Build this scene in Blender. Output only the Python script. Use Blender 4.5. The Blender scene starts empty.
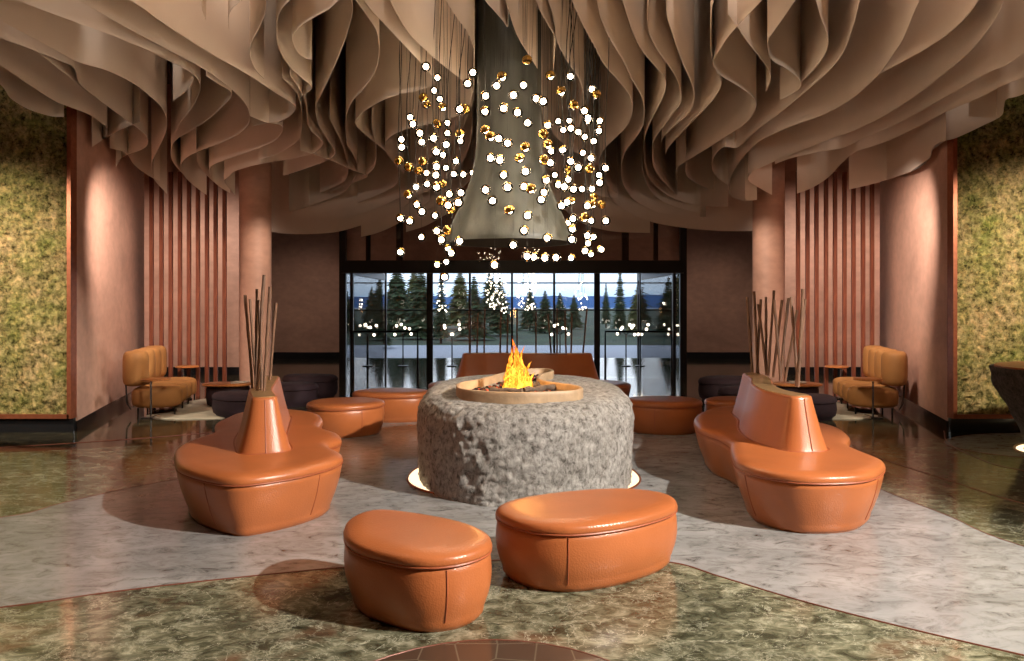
import bpy, bmesh, math, random
from mathutils import Vector, Matrix, noise
random.seed(7)
C = bpy.context.scene.collection
F = 780.0; CH = 1.81; HX = 512.0; HY = 302.0
PI = math.pi

# ------------------------------------------------------------------ helpers
def P(x, y, z=0.0):
    """point of the place seen at photo position x,y that lies z above the floor"""
    Y = F*(CH-z)/(y-HY)
    return ((x-HX)*Y/F, Y)

def cat(pts, n=8, closed=False):
    """Catmull-Rom through any-dimension points"""
    out = []; m = len(pts)
    segs = m if closed else m-1
    for i in range(segs):
        if closed:
            p0, p1, p2, p3 = pts[(i-1) % m], pts[i], pts[(i+1) % m], pts[(i+2) % m]
        else:
            p1, p2 = pts[i], pts[i+1]
            p0 = pts[i-1] if i > 0 else tuple(2*a-b for a, b in zip(p1, p2))
            p3 = pts[i+2] if i+2 < m else tuple(2*b-a for a, b in zip(p1, p2))
        for k in range(n):
            t = k/n
            out.append(tuple(0.5*((2*b)+(-a+c)*t+(2*a-5*b+4*c-d)*t*t+(-a+3*b-3*c+d)*t**3)
                             for a, b, c, d in zip(p0, p1, p2, p3)))
    if not closed: out.append(tuple(pts[-1]))
    return out

def area2(p):
    return sum(p[i][0]*p[(i+1) % len(p)][1]-p[(i+1) % len(p)][0]*p[i][1] for i in range(len(p)))
def ccw(p): return p if area2(p) > 0 else p[::-1]
def resample(p, n):
    """closed polyline -> n evenly spaced points"""
    m = len(p); d = [0]
    for i in range(m):
        a, b = p[i], p[(i+1) % m]; d.append(d[-1]+math.hypot(a[0]-b[0], a[1]-b[1]))
    out = []; j = 0
    for k in range(n):
        s = d[-1]*k/n
        while d[j+1] < s: j += 1
        t = (s-d[j])/max(1e-9, d[j+1]-d[j]); a, b = p[j], p[(j+1) % m]
        out.append((a[0]+(b[0]-a[0])*t, a[1]+(b[1]-a[1])*t))
    return out
def inset(p, d):
    """move a ccw outline inwards by d"""
    n = len(p); out = []
    for i in range(n):
        a, b = p[(i-2) % n], p[(i+2) % n]
        tx, ty = b[0]-a[0], b[1]-a[1]; l = math.hypot(tx, ty) or 1
        out.append((p[i][0]-ty/l*d, p[i][1]+tx/l*d))
    return out

class MB:
    def __init__(s): s.v = []; s.f = []
    def add(s, vs, fs):
        k = len(s.v); s.v += [tuple(v) for v in vs]; s.f += [tuple(k+i for i in f) for f in fs]; return s
    def box(s, c, d, rz=0.0):
        x, y, z = d[0]/2, d[1]/2, d[2]/2; cr, sr = math.cos(rz), math.sin(rz)
        vs = []
        for sx, sy, sz in ((-1,-1,-1),(1,-1,-1),(1,1,-1),(-1,1,-1),(-1,-1,1),(1,-1,1),(1,1,1),(-1,1,1)):
            a, b = sx*x, sy*y
            vs.append((c[0]+a*cr-b*sr, c[1]+a*sr+b*cr, c[2]+sz*z))
        return s.add(vs, [(0,3,2,1),(4,5,6,7),(0,1,5,4),(1,2,6,5),(2,3,7,6),(3,0,4,7)])
    def rings(s, rs, cap0=True, cap1=True):
        n = len(rs[0]); vs = [v for r in rs for v in r]; fs = []
        for k in range(len(rs)-1):
            for i in range(n):
                j = (i+1) % n
                fs.append((k*n+i, k*n+j, (k+1)*n+j, (k+1)*n+i))
        if cap0: fs.append(tuple(range(n-1, -1, -1)))
        if cap1: fs.append(tuple((len(rs)-1)*n+i for i in range(n)))
        return s.add(vs, fs)
    def lathe(s, prof, c=(0,0), n=48, cap0=True, cap1=True):
        return s.rings([[(c[0]+r*math.cos(2*PI*i/n), c[1]+r*math.sin(2*PI*i/n), z) for i in range(n)] for r, z in prof], cap0, cap1)
    def tube(s, pts, r, n=8, closed=False):
        pts = [Vector(p) for p in pts]; m = len(pts); rs = []
        ref = None
        for i, p in enumerate(pts):
            a = pts[(i-1) % m] if (closed or i > 0) else p
            b = pts[(i+1) % m] if (closed or i < m-1) else p
            t = (b-a).normalized()
            if ref is None: ref = Vector((0,0,1)) if abs(t.z) < .9 else Vector((1,0,0))
            u = t.cross(ref).normalized(); w = u.cross(t).normalized(); ref = w
            rr = r[i] if isinstance(r, (list, tuple)) else r
            rs.append([tuple(p+(u*math.cos(2*PI*k/n)+w*math.sin(2*PI*k/n))*rr) for k in range(n)])
        if closed:
            rs.append(rs[0]); return s.rings(rs, False, False)
        return s.rings(rs)
    def build(s, name, mat, parent=None, smooth=True, bevel=0, loc=None):
        me = bpy.data.meshes.new(name); me.from_pydata(s.v, [], s.f); me.update()
        bm = bmesh.new(); bm.from_mesh(me); bmesh.ops.recalc_face_normals(bm, faces=bm.faces); bm.to_mesh(me); bm.free()
        if smooth:
            me.polygons.foreach_set('use_smooth', [True]*len(me.polygons))
            try: me.set_sharp_from_angle(angle=math.radians(50))
            except Exception: pass
        me.materials.append(mat)
        o = bpy.data.objects.new(name, me); C.objects.link(o)
        if parent: o.parent = parent
        if loc: o.location = loc
        if bevel:
            b = o.modifiers.new('bevel', 'BEVEL'); b.width = bevel; b.segments = 3; b.limit_method = 'ANGLE'
        return o

def tag(o, label=None, cat_=None, group=None, kind=None):
    if label: o['label'] = label
    if cat_: o['category'] = cat_
    if group: o['group'] = group
    if kind: o['kind'] = kind
    return o
def thing(name, label, cat_, loc=(0,0,0), rz=0, group=None):
    o = bpy.data.objects.new(name, None); C.objects.link(o); o.empty_display_size = .1
    o.location = loc; o.rotation_euler = (0,0,rz)
    return tag(o, label, cat_, group)
def struct(o): o['kind'] = 'structure'; return o
def local(pts, c): return [(p[0]-c[0], p[1]-c[1]) for p in pts]

# ------------------------------------------------------------------ materials
def mat(name):
    m = bpy.data.materials.new(name); m.use_nodes = True
    nt = m.node_tree; b = nt.nodes['Principled BSDF']; return m, nt, b
def N(nt, t, **kw):
    n = nt.nodes.new(t)
    for k, v in kw.items():
        if k in n.inputs.keys(): n.inputs[k].default_value = v
        else: setattr(n, k, v)
    return n
def ramp(nt, stops, fac):
    r = nt.nodes.new('ShaderNodeValToRGB'); e = r.color_ramp.elements
    while len(e) < len(stops): e.new(.5)
    for i, (p, c) in enumerate(stops):
        e[i].position = p; e[i].color = (*c, 1) if len(c) == 3 else c
    nt.links.new(fac, r.inputs[0]); return r
def coords(nt, scale=(1,1,1), rot=(0,0,0)):
    tc = nt.nodes.new('ShaderNodeTexCoord'); mp = nt.nodes.new('ShaderNodeMapping')
    mp.inputs['Scale'].default_value = scale; mp.inputs['Rotation'].default_value = rot
    nt.links.new(tc.outputs['Object'], mp.inputs[0]); return mp.outputs[0]
def noi(nt, vec, scale, detail=4, rough=.5, dist=0):
    n = N(nt, 'ShaderNodeTexNoise'); n.inputs['Scale'].default_value = scale; n.inputs['Detail'].default_value = detail
    n.inputs['Roughness'].default_value = rough; n.inputs['Distortion'].default_value = dist
    nt.links.new(vec, n.inputs['Vector']); return n
def bump(nt, b, h, strength, dist=.01):
    bp = N(nt, 'ShaderNodeBump'); bp.inputs['Strength'].default_value = strength; bp.inputs['Distance'].default_value = dist
    nt.links.new(h, bp.inputs['Height']); nt.links.new(bp.outputs[0], b.inputs['Normal']); return bp
def mixc(nt, fac, a, b_, mode='MIX'):
    m = nt.nodes.new('ShaderNodeMix'); m.data_type = 'RGBA'; m.blend_type = mode
    for s, v in ((0, fac), (6, a), (7, b_)):
        if isinstance(v, (int, float)): m.inputs[s].default_value = v
        elif isinstance(v, tuple): m.inputs[s].default_value = (*v, 1)
        else: nt.links.new(v, m.inputs[s])
    return m.outputs[2]
def simple(name, col, rough=.5, metal=0, var=.0, vscale=4, bmp=0, bscale=60, stretch=(1,1,1), spec=None, coat=0):
    m, nt, b = mat(name)
    b.inputs['Roughness'].default_value = rough; b.inputs['Metallic'].default_value = metal
    if spec is not None: b.inputs['Specular IOR Level'].default_value = spec
    if coat: b.inputs['Coat Weight'].default_value = coat; b.inputs['Coat Roughness'].default_value = .1
    vec = coords(nt, stretch)
    n = noi(nt, vec, vscale, 5, .55)
    r = ramp(nt, [(.3, tuple(c*(1-var) for c in col)), (.7, tuple(min(1, c*(1+var)) for c in col))], n.outputs[0])
    nt.links.new(r.outputs[0], b.inputs['Base Color'])
    if bmp:
        n2 = noi(nt, vec, bscale, 3); bump(nt, b, n2.outputs[0], bmp, .01)
    return m

M = {}
def leather(name, col):
    m, nt, b = mat(name); vec = coords(nt)
    n = noi(nt, vec, 3, 4); r = ramp(nt, [(.3, tuple(c*.9 for c in col)), (.7, tuple(c*1.1 for c in col))], n.outputs[0])
    nt.links.new(r.outputs[0], b.inputs['Base Color'])
    b.inputs['Roughness'].default_value = .31; b.inputs['Specular IOR Level'].default_value = .5
    v = N(nt, 'ShaderNodeTexVoronoi'); v.inputs['Scale'].default_value = 95; nt.links.new(vec, v.inputs['Vector'])
    bump(nt, b, v.outputs['Distance'], .24, .004); return m
M['leather'] = leather('orange leather', (.43, .132, .042))
M['leather_seam'] = simple('leather seam', (.34, .085, .03), .45)
M['baffle'] = simple('pale felt', (.76, .645, .54), .75, var=.04, vscale=1.2, bmp=.08, bscale=90)
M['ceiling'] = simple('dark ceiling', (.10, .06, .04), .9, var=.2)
def plaster(name, col):
    m, nt, b = mat(name); vec = coords(nt, (1, 1, 1.6))
    n = noi(nt, vec, .7, 5, .6, .6); n2 = noi(nt, vec, 5, 5)
    r = ramp(nt, [(.3, tuple(c*.82 for c in col)), (.7, tuple(c*1.15 for c in col))], n.outputs[0])
    r2 = ramp(nt, [(.35, (.88, .88, .88)), (.65, (1, 1, 1))], n2.outputs[0])
    nt.links.new(mixc(nt, 1.0, r.outputs[0], r2.outputs[0], 'MULTIPLY'), b.inputs['Base Color'])
    b.inputs['Roughness'].default_value = .6; bump(nt, b, n2.outputs[0], .12, .01); return m
M['plaster'] = plaster('pink plaster', (.60, .36, .27))
M['black'] = simple('black polished skirting', (.012, .012, .013), .12)
M['bronze'] = simple('dark bronze metal', (.010, .008, .007), .35, .4)
M['gold'] = simple('polished gold glass', (.78, .47, .12), .12, 1, var=.35, vscale=40)
M['copper'] = simple('copper trim', (.34, .105, .05), .35, .6, var=.2, vscale=20)
M['inlay'] = simple('copper inlay strip', (.16, .045, .025), .4, .2)
M['brass'] = simple('brass plate', (.62, .42, .20), .35, .8, var=.15, vscale=8)
M['cable'] = simple('black cable', (.01, .009, .008), .5)
M['chrome'] = simple('grey steel', (.25, .25, .26), .25, .9)
M['concrete'] = simple('brushed hood plaster', (.030, .032, .026), .5, var=.45, vscale=3, bmp=.25, bscale=14, stretch=(3, 3, .5))
M['darklining'] = simple('dark hood lining', (.012, .011, .010), .8)  # even near-black tone for the inside of the hood
M['purple'] = simple('aubergine wool', (.026, .011, .018), .85, var=.15, vscale=8, bmp=.3, bscale=200)
M['caramel'] = simple('caramel velvet', (.40, .185, .055), .7, var=.1, vscale=5, bmp=.2, bscale=220)
M['rug'] = simple('cream rug pile', (.45, .40, .31), .95, var=.12, vscale=6, bmp=.5, bscale=180)
M['twig'] = simple('bark stick', (.17, .092, .055), .55, var=.5, vscale=14, bmp=.6, bscale=60, stretch=(1, 1, .3))
M['paper'] = simple('printed paper', (.62, .58, .52), .5, var=.15, vscale=9)
M['travertine'] = simple('beige travertine', (.44, .31, .19), .5, var=.2, vscale=7, bmp=.3, bscale=50)
M['coal'] = simple('charcoal', (.02, .017, .015), .8, var=.5, vscale=20, bmp=.6, bscale=30)
M['log'] = simple('ash grey log', (.12, .085, .06), .85, var=.5, vscale=12, bmp=.8, bscale=25)
def wood(name, a, b_, rough=.45):
    m, nt, b = mat(name); vec = coords(nt, (14, 14, 1.1)); n = noi(nt, vec, 1.6, 7, .62, 1.2)
    r = ramp(nt, [(.32, a), (.5, tuple((p+q)/2 for p, q in zip(a, b_))), (.68, b_)], n.outputs[0])
    nt.links.new(r.outputs[0], b.inputs['Base Color']); b.inputs['Roughness'].default_value = rough
    bump(nt, b, n.outputs[0], .1, .005); return m
M['slat'] = wood('red walnut', (.09, .022, .012), (.30, .088, .042))
M['tablewood'] = wood('orange oak', (.36, .12, .035), (.55, .22, .07), .35)

# green marble
m, nt, b = mat('green marble'); vec = coords(nt, (1, 1.35, 1), (0, 0, .5))
n1 = noi(nt, vec, .9, 5, .6, .6); n2 = noi(nt, vec, 6.5, 9, .72, .8)
base = ramp(nt, [(.32, (.020, .021, .013)), (.45, (.068, .070, .046)), (.55, (.150, .152, .108)), (.70, (.35, .345, .27))], n2.outputs[0])
big = ramp(nt, [(.36, (.62, .62, .56)), (.62, (1.75, 1.72, 1.6))], n1.outputs[0])
c1 = mixc(nt, 1.0, base.outputs[0], big.outputs[0], 'MULTIPLY')
red = noi(nt, vec, 1.7, 4, .6, .5); rr = ramp(nt, [(.56, (0, 0, 0)), (.70, (.55, .55, .55))], red.outputs[0])
c2 = mixc(nt, rr.outputs[0], c1, (.17, .075, .04))
def veins(nt, vec, scale, w, dist=2.2):
    n = noi(nt, vec, scale, 6, .6, dist)
    r = ramp(nt, [(.5-w, (0, 0, 0)), (.5, (1, 1, 1)), (.5+w, (0, 0, 0))], n.outputs[0]); return r.outputs[0]
v1 = veins(nt, vec, 2.3, .005, .8)
dn = noi(nt, vec, 2.6, 6, .65); va = N(nt, 'ShaderNodeVectorMath'); va.operation = 'MULTIPLY_ADD'; va.inputs[1].default_value = (1.1, 1.1, 1.1)
nt.links.new(dn.outputs['Color'], va.inputs[0]); nt.links.new(vec, va.inputs[2])
vo = N(nt, 'ShaderNodeTexVoronoi'); vo.feature = 'DISTANCE_TO_EDGE'; vo.inputs['Scale'].default_value = 2.6; nt.links.new(va.outputs[0], vo.inputs['Vector'])
vm = noi(nt, vec, 2.2, 3); vr = ramp(nt, [(0, (1, 1, 1)), (.04, (0, 0, 0))], vo.outputs['Distance']); vmr = ramp(nt, [(.36, (.1, .1, .1)), (.56, (1, 1, 1))], vm.outputs[0])
v2 = mixc(nt, 1.0, vr.outputs[0], vmr.outputs[0], 'MULTIPLY')
c3 = mixc(nt, mixc(nt, .5, (0, 0, 0), v2), c2, (.50, .50, .38)); c4 = mixc(nt, mixc(nt, .75, (0, 0, 0), v1), c3, (.58, .58, .44))
nt.links.new(c4, b.inputs['Base Color']); b.inputs['Roughness'].default_value = .13; M['green'] = m
# dark marble
m, nt, b = mat('dark brown marble'); vec = coords(nt, (1, 1.3, 1), (0, 0, .3))
n2 = noi(nt, vec, 3, 7, .65, 1.2); base = ramp(nt, [(.32, (.014, .012, .008)), (.55, (.045, .038, .022)), (.75, (.12, .10, .06))], n2.outputs[0])
nt.links.new(mixc(nt, mixc(nt, .5, (0, 0, 0), veins(nt, vec, 1.6, .012)), base.outputs[0], (.26, .24, .16)), b.inputs['Base Color'])
b.inputs['Roughness'].default_value = .08; M['dark'] = m
# grey marble
m, nt, b = mat('grey marble'); vec = coords(nt, (1, 1.6, 1), (0, 0, -.35))
n1 = noi(nt, vec, 1.4, 5, .6, .5); n2 = noi(nt, vec, 5.5, 9, .74, .9)
base = ramp(nt, [(.3, (.245, .25, .25)), (.7, (.40, .405, .405))], n1.outputs[0])
st = ramp(nt, [(.32, (.22, .21, .20)), (.42, (.72, .71, .70)), (.54, (1, 1, 1))], n2.outputs[0])
nt.links.new(mixc(nt, 1.0, base.outputs[0], st.outputs[0], 'MULTIPLY'), b.inputs['Base Color'])
b.inputs['Roughness'].default_value = .2; M['grey'] = m
# hexagon-ish brown tile
m, nt, b = mat('brown hexagon tile'); vec = coords(nt)
v = N(nt, 'ShaderNodeTexVoronoi'); v.feature = 'DISTANCE_TO_EDGE'; v.inputs['Scale'].default_value = 5; v.inputs['Randomness'].default_value = .25
nt.links.new(vec, v.inputs['Vector']); r = ramp(nt, [(.0, (.16, .13, .09)), (.03, (.075, .045, .03))], v.outputs['Distance'])
nt.links.new(r.outputs[0], b.inputs['Base Color']); b.inputs['Roughness'].default_value = .15; M['hex'] = m
# hewn rock
def rock(name, lo, mid, hi, rough=.8, bs=1.0):
    m, nt, b = mat(name); vec = coords(nt, (1.2, 1.2, .8), (.5, .6, .4))
    n1 = noi(nt, vec, 1.7, 5, .6, .6); n2 = noi(nt, vec, 17, 13, .82, .35)
    base = ramp(nt, [(.39, lo), (.47, mid), (.60, hi)], n2.outputs[0])
    big = ramp(nt, [(.3, (.72, .70, .66)), (.7, (1.15, 1.15, 1.13))], n1.outputs[0])
    nt.links.new(mixc(nt, 1.0, base.outputs[0], big.outputs[0], 'MULTIPLY'), b.inputs['Base Color'])
    b.inputs['Roughness'].default_value = rough; bump(nt, b, n2.outputs[0], bs, .04); return m
M['rock'] = rock('hewn grey granite', (.09, .08, .07), (.34, .325, .31), (.60, .585, .57))
M['darkrock'] = rock('dark brown rock', (.018, .014, .012), (.055, .042, .035), (.12, .095, .08), .75)
# moss
m, nt, b = mat('preserved moss'); vec = coords(nt)
v = N(nt, 'ShaderNodeTexVoronoi'); v.inputs['Scale'].default_value = 24; nt.links.new(vec, v.inputs['Vector'])
n1 = ramp(nt, [(.36, (0, 0, 0)), (.64, (1, 1, 1))], noi(nt, vec, 1.6, 5, .7).outputs[0]); n2 = noi(nt, vec, 13, 8, .78, 0)
hue = mixc(nt, n1.outputs[0], (.22, .23, .07), (.44, .32, .18))
rndc = ramp(nt, [(0, (.60, .62, .45)), (.5, (1, 1, 1)), (1, (1.45, 1.25, 1.1))], v.outputs['Color'])
cc = mixc(nt, 1.0, hue, rndc.outputs[0], 'MULTIPLY')
dk = ramp(nt, [(.36, (.08, .07, .04)), (.49, (.8, .78, .68)), (.62, (1.4, 1.35, 1.2))], n2.outputs[0])
nt.links.new(mixc(nt, 1.0, cc, dk.outputs[0], 'MULTIPLY'), b.inputs['Base Color'])
b.inputs['Roughness'].default_value = .95; b.inputs['Specular IOR Level'].default_value = .1
bump(nt, b, n2.outputs[0], 1.0, .06); M['moss'] = m
# glass: clear with a fresnel reflection
def clearglass(name, tint=(1, 1, 1), ior=1.45, rough=0.0):
    m = bpy.data.materials.new(name); m.use_nodes = True; nt = m.node_tree; nt.nodes.clear()
    o = N(nt, 'ShaderNodeOutputMaterial'); mx = N(nt, 'ShaderNodeMixShader'); t = N(nt, 'ShaderNodeBsdfTransparent'); g = N(nt, 'ShaderNodeBsdfGlossy')
    fr = N(nt, 'ShaderNodeFresnel'); fr.inputs['IOR'].default_value = ior; t.inputs[0].default_value = (*tint, 1); g.inputs['Roughness'].default_value = rough
    nt.links.new(fr.outputs[0], mx.inputs[0]); nt.links.new(t.outputs[0], mx.inputs[1]); nt.links.new(g.outputs[0], mx.inputs[2]); nt.links.new(mx.outputs[0], o.inputs[0])
    return m
M['glass'] = clearglass('door glass', (.965, .965, .97), 1.5)
M['tint'] = clearglass('dark transom glass', (.75, .66, .60), 1.5)
M['globe'] = clearglass('globe glass', (.96, .92, .86), 1.34)
def emis(name, col, s):
    m = bpy.data.materials.new(name); m.use_nodes = True; nt = m.node_tree; nt.nodes.clear()
    o = N(nt, 'ShaderNodeOutputMaterial'); e = N(nt, 'ShaderNodeEmission'); e.inputs[0].default_value = (*col, 1); e.inputs[1].default_value = s
    nt.links.new(e.outputs[0], o.inputs[0]); return m
M['bulb'] = emis('lit bulb', (1.0, .82, .60), 34)
M['trough'] = emis('trough light strip', (1.0, .76, .45), 2)
# flame
m = bpy.data.materials.new('flame'); m.use_nodes = True; nt = m.node_tree; nt.nodes.clear()
o_ = N(nt, 'ShaderNodeOutputMaterial'); e = N(nt, 'ShaderNodeEmission'); tr = N(nt, 'ShaderNodeBsdfTransparent'); mx = N(nt, 'ShaderNodeMixShader')
tc = N(nt, 'ShaderNodeTexCoord'); sp = N(nt, 'ShaderNodeSeparateXYZ'); nt.links.new(tc.outputs['Object'], sp.inputs[0])
mp = N(nt, 'ShaderNodeMapping'); mp.inputs['Scale'].default_value = (1, 1, .35); nt.links.new(tc.outputs['Object'], mp.inputs[0])
nn = noi(nt, mp.outputs[0], 26, 3, .6, 1.0)
r = ramp(nt, [(0, (1, .62, .06)), (.45, (1, .50, .05)), (1, (1, .22, .02))], sp.outputs[2]); mr = N(nt, 'ShaderNodeMapRange'); mr.inputs['From Max'].default_value = .5
nt.links.new(sp.outputs[2], mr.inputs[0]); nt.links.new(mr.outputs[0], r.inputs[0])
hot = ramp(nt, [(.42, (.35, .16, .05)), (.62, (1, 1, 1))], nn.outputs[0])
nt.links.new(mixc(nt, 1.0, r.outputs[0], hot.outputs[0], 'MULTIPLY'), e.inputs[0]); e.inputs[1].default_value = 2.7
al = ramp(nt, [(.36, (0, 0, 0)), (.50, (.95, .95, .95))], nn.outputs[0])
nt.links.new(al.outputs[0], mx.inputs[0]); nt.links.new(tr.outputs[0], mx.inputs[1]); nt.links.new(e.outputs[0], mx.inputs[2]); nt.links.new(mx.outputs[0], o_.inputs[0])
M['flame'] = m
# embers
m, nt, b = mat('embers'); vec = coords(nt); nn = noi(nt, vec, 16, 5, .65, .6)
r = ramp(nt, [(.52, (0, 0, 0)), (.62, (.9, .06, .01)), (.72, (1, .25, .05))], nn.outputs[0])
b.inputs['Base Color'].default_value = (.02, .012, .01, 1); b.inputs['Roughness'].default_value = .8
nt.links.new(r.outputs[0], b.inputs['Emission Color']); b.inputs['Emission Strength'].default_value = 1.1; bump(nt, b, nn.outputs[0], 1, .05); M['ember'] = m
M['leaf'] = simple('conifer needles', (.035, .055, .015), .9, var=.5, vscale=2)
M['leaf2'] = simple('yellow green leaves', (.10, .10, .025), .9, var=.5, vscale=2)
M['bark'] = simple('tree bark', (.08, .05, .035), .9, var=.4)
M['terrace'] = simple('pale paved terrace', (.42, .42, .44), .6, var=.1)
M['grass'] = simple('meadow', (.05, .065, .025), .9, var=.4, vscale=.2)
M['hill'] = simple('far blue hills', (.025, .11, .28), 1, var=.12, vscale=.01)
M['lake'] = simple('lake water', (.05, .11, .20), .3, var=.1, vscale=.05)

# ------------------------------------------------------------------ floor
def slab(name, outline, z0, z1, m, n=None):
    out = ccw(outline); mb = MB()
    mb.rings([[(x, y, z0) for x, y in out], [(x, y, z1) for x, y in out]])
    return struct(mb.build(name, m, None, smooth=False))
slab('floor', [(-11, -4.5), (11, -4.5), (11, 25.2), (-11, 25.2)], -.2, 0, M['dark'])
front = [P(*p) for p in ((0, 608), (100, 594), (200, 582), (340, 568), (430, 563), (520, 560), (600, 560), (672, 563), (720, 577), (800, 601), (900, 627), (1024, 656))]
front = [(-10.9, 3.1), (-7, 3.3), (-4.6, 4.05)]+front+[(3.3, 3.5), (4.6, 2.4), (6.2, .8), (7.4, -1.2)]
frontc = cat(front, 6)
leftl = [P(*p) for p in ((190, 476), (130, 488), (60, 504), (0, 518))]
leftl = [(-2.9, 11.4), (-3.3, 9.6), (-3.45, 8.6)]+leftl+[(-5.6, 5.95), (-7.5, 5.35), (-10.9, 5.0)]
leftc = cat(leftl, 6)
rightl = [P(*p) for p in ((880, 489), (950, 517), (1024, 547))]
rightl = [(3.0, 11.4), (3.5, 9.6), (3.62, 8.5)]+rightl+[(4.6, 4.1), (6.4, 2.2), (8.0, .6), (9.5, -1.2)]
rightc = cat(rightl, 6)
backl = [(-2.9, 11.4), (-1.9, 12.1), (0, 12.3), (1.9, 12.1), (3.0, 11.4)]; backc = cat(backl, 6)
grn = [(-10.9, -4.4), (10.9, -4.4), (10.9, 9.0), (8, 9.6), (5.0, 10.5), (3.0, 11.4), (-2.9, 11.4), (-4.2, 10.0), (-6.5, 9.2), (-10.9, 8.8)]
slab('floor_green_marble', cat(grn[2:], 1)+grn[:2], -.05, .002, M['green'])
slab('floor_grey_marble', frontc+rightc[::-1]+backc[::-1]+leftc, -.04, .004, M['grey'])
lens = [(-.1+1.05*math.cos(t), 2.75+1.42*math.sin(t)) for t in [2*PI*i/48 for i in range(48)]]
slab('floor_hexagon_tile', lens, -.03, .005, M['hex'])
patch = [(7.1+1.6*math.cos(t), 9.75+1.0*math.sin(t)) for t in [2*PI*i/48 for i in range(48)]]
slab('floor_counter_plinth_marble', patch, -.03, .006, M['grey'])
line_r = cat([P(*p) for p in ((847, 447), (890, 462), (950, 481), (1024, 504))]+[(5.2, 5.6), (6.6, 3.8)], 6)
line_r2 = cat([P(*p) for p in ((944, 431), (948, 443), (975, 457), (1024, 471))]+[(6.6, 7.0), (8.6, 6.2)], 6)
line_l = cat([(-3.4, 11.3), (-5.2, 10.2), (-7.4, 9.4), (-10.8, 8.9)], 6)
for i, (ln, cl) in enumerate(((frontc, 0), (leftc, 0), (rightc, 0), (lens, 1), (line_r, 0), (line_l, 0), (patch, 1), (line_r2, 0))):
    mb = MB(); mb.tube([(x, y, .0) for x, y in ln], .008, 6, bool(cl)); struct(mb.build('trim_%d' % (i+1), M['inlay']))

# ------------------------------------------------------------------ walls and ceiling
def wall(name, pts, z0, z1, m, thick=.12, closed=False):
    """vertical wall following a plan polyline, thickness to the left of the path"""
    n = len(pts); back = []
    for i in range(n):
        a, b = pts[max(0, i-1)], pts[min(n-1, i+1)]; tx, ty = b[0]-a[0], b[1]-a[1]; l = math.hypot(tx, ty)
        back.append((pts[i][0]-ty/l*thick, pts[i][1]+tx/l*thick))
    out = pts+back[::-1]; mb = MB(); mb.rings([[(x, y, z0) for x, y in out], [(x, y, z1) for x, y in out]])
    return struct(mb.build(name, m))
TOP = 7.2
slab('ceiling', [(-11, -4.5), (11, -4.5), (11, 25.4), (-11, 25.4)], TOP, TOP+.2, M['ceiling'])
for s, nm in ((-1, 'left'), (1, 'right')):
    A = [(s*6.08, 10.9), (s*6.5, 12.4), (s*6.95, 14.1), (s*7.45, 15.8), (s*8.9, 16.6), (s*9.2, 19.3)]
    A = A if s < 0 else A[::-1]
    wall('wall_'+nm, A, 0, TOP, M['plaster'])
    base = [(x-s*.012, y-.01) for x, y in A]; struct(wall('baseboard_'+nm, base, 0, .15, M['black'], .02))
    B = [(s*9.3, 19.3), (s*8.2, 19.42), (s*7.3, 19.4)]+[(s*(7.0-.25+.25*1.2*math.cos(t)) , 19.65+.25*math.sin(t)) for t in (-1.2, -.6, 0, .8)]
    B = [(s*9.3, 19.2), (s*8.0, 19.35), (s*6.95, 19.3), (s*6.6, 19.4), (s*6.5, 19.7), (s*6.7, 20.1), (s*7.5, 20.4)]
    B = cat(B, 5); Bo = B if s < 0 else B[::-1]
    wall('wall_rear_'+nm, Bo, 0, TOP, M['plaster'], .05)
    Bb = [(x-s*0.0, y) for x, y in Bo]
    n = len(Bb); Bi = []
    for i in range(n):
        a, b_ = Bb[max(0, i-1)], Bb[min(n-1, i+1)]; tx, ty = b_[0]-a[0], b_[1]-a[1]; l = math.hypot(tx, ty)
        Bi.append((Bb[i][0]+ty/l*.015, Bb[i][1]-tx/l*.015))
    wall('baseboard_rear_'+nm, Bi, 0, .2, M['black'], .012)
    Cw = [(s*9.5, 25.0), (s*5.4, 25.0)]; Cw = Cw if s < 0 else Cw[::-1]
    wall('wall_far_'+nm, Cw, 0, TOP, M['plaster'])
    Cb = [(x, 24.98) for x, y in Cw]; wall('baseboard_far_'+nm, Cb, 0, .2, M['black'], .02)
    S = [(s*10.9, -4.4), (s*10.9, 25.1)]; S = S if s < 0 else S[::-1]
    wall('wall_side_'+nm, S, 0, TOP, M['plaster'])
wall('wall_behind_camera', [(10.9, -4.4), (-10.9, -4.4)], 0, TOP, M['plaster'])

# moss panels standing either side, framed in copper
def moss_panel(s, label):
    x0, x1, y, z0, z1 = 6.11, 10.85, 10.85, .20, 6.2
    t = thing('moss_panel', label, 'moss wall panel', (s*x0, y, 0))
    w = x1-x0; mb = MB(); nx, nz = 150, 190
    vs = []; fs = []
    for j in range(nz+1):
        for i in range(nx+1):
            X = s*(.04+(w-.04)*i/nx); Z = z0+.06+(z1-z0-.06)*j/nz
            d = .05*noise.noise(Vector((X*7, Z*7, s*3)))+.035*noise.noise(Vector((X*19, Z*19, 2)))
            vs.append((X, -.03-abs(d)*1.4, Z))
    for j in range(nz):
        for i in range(nx):
            a = j*(nx+1)+i; fs.append((a, a+1, a+nx+2, a+nx+1))
    mb.add(vs, fs); mb.build('moss', M['moss'], t)
    mb = MB(); mb.box((s*w/2, .06, (z0+z1)/2), (w, .1, z1-z0)); mb.build('backing_board', M['black'], t, False)
    mb = MB(); mb.box((s*.0, -.02, (z0+z1)/2), (.055, .16, z1-z0)); mb.box((s*w/2, -.02, z0+.03), (w, .16, .06)); mb.build('frame', M['copper'], t, False)
    mb = MB(); mb.box((s*w/2, .0, z0/2), (w+.05, .06, z0)); mb.build('plinth', M['black'], t, False)
moss_panel(-1, 'green and brown moss wall panel in copper frame at the left edge')
moss_panel(1, 'green and brown moss wall panel in copper frame behind the dark rock counter')

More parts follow.
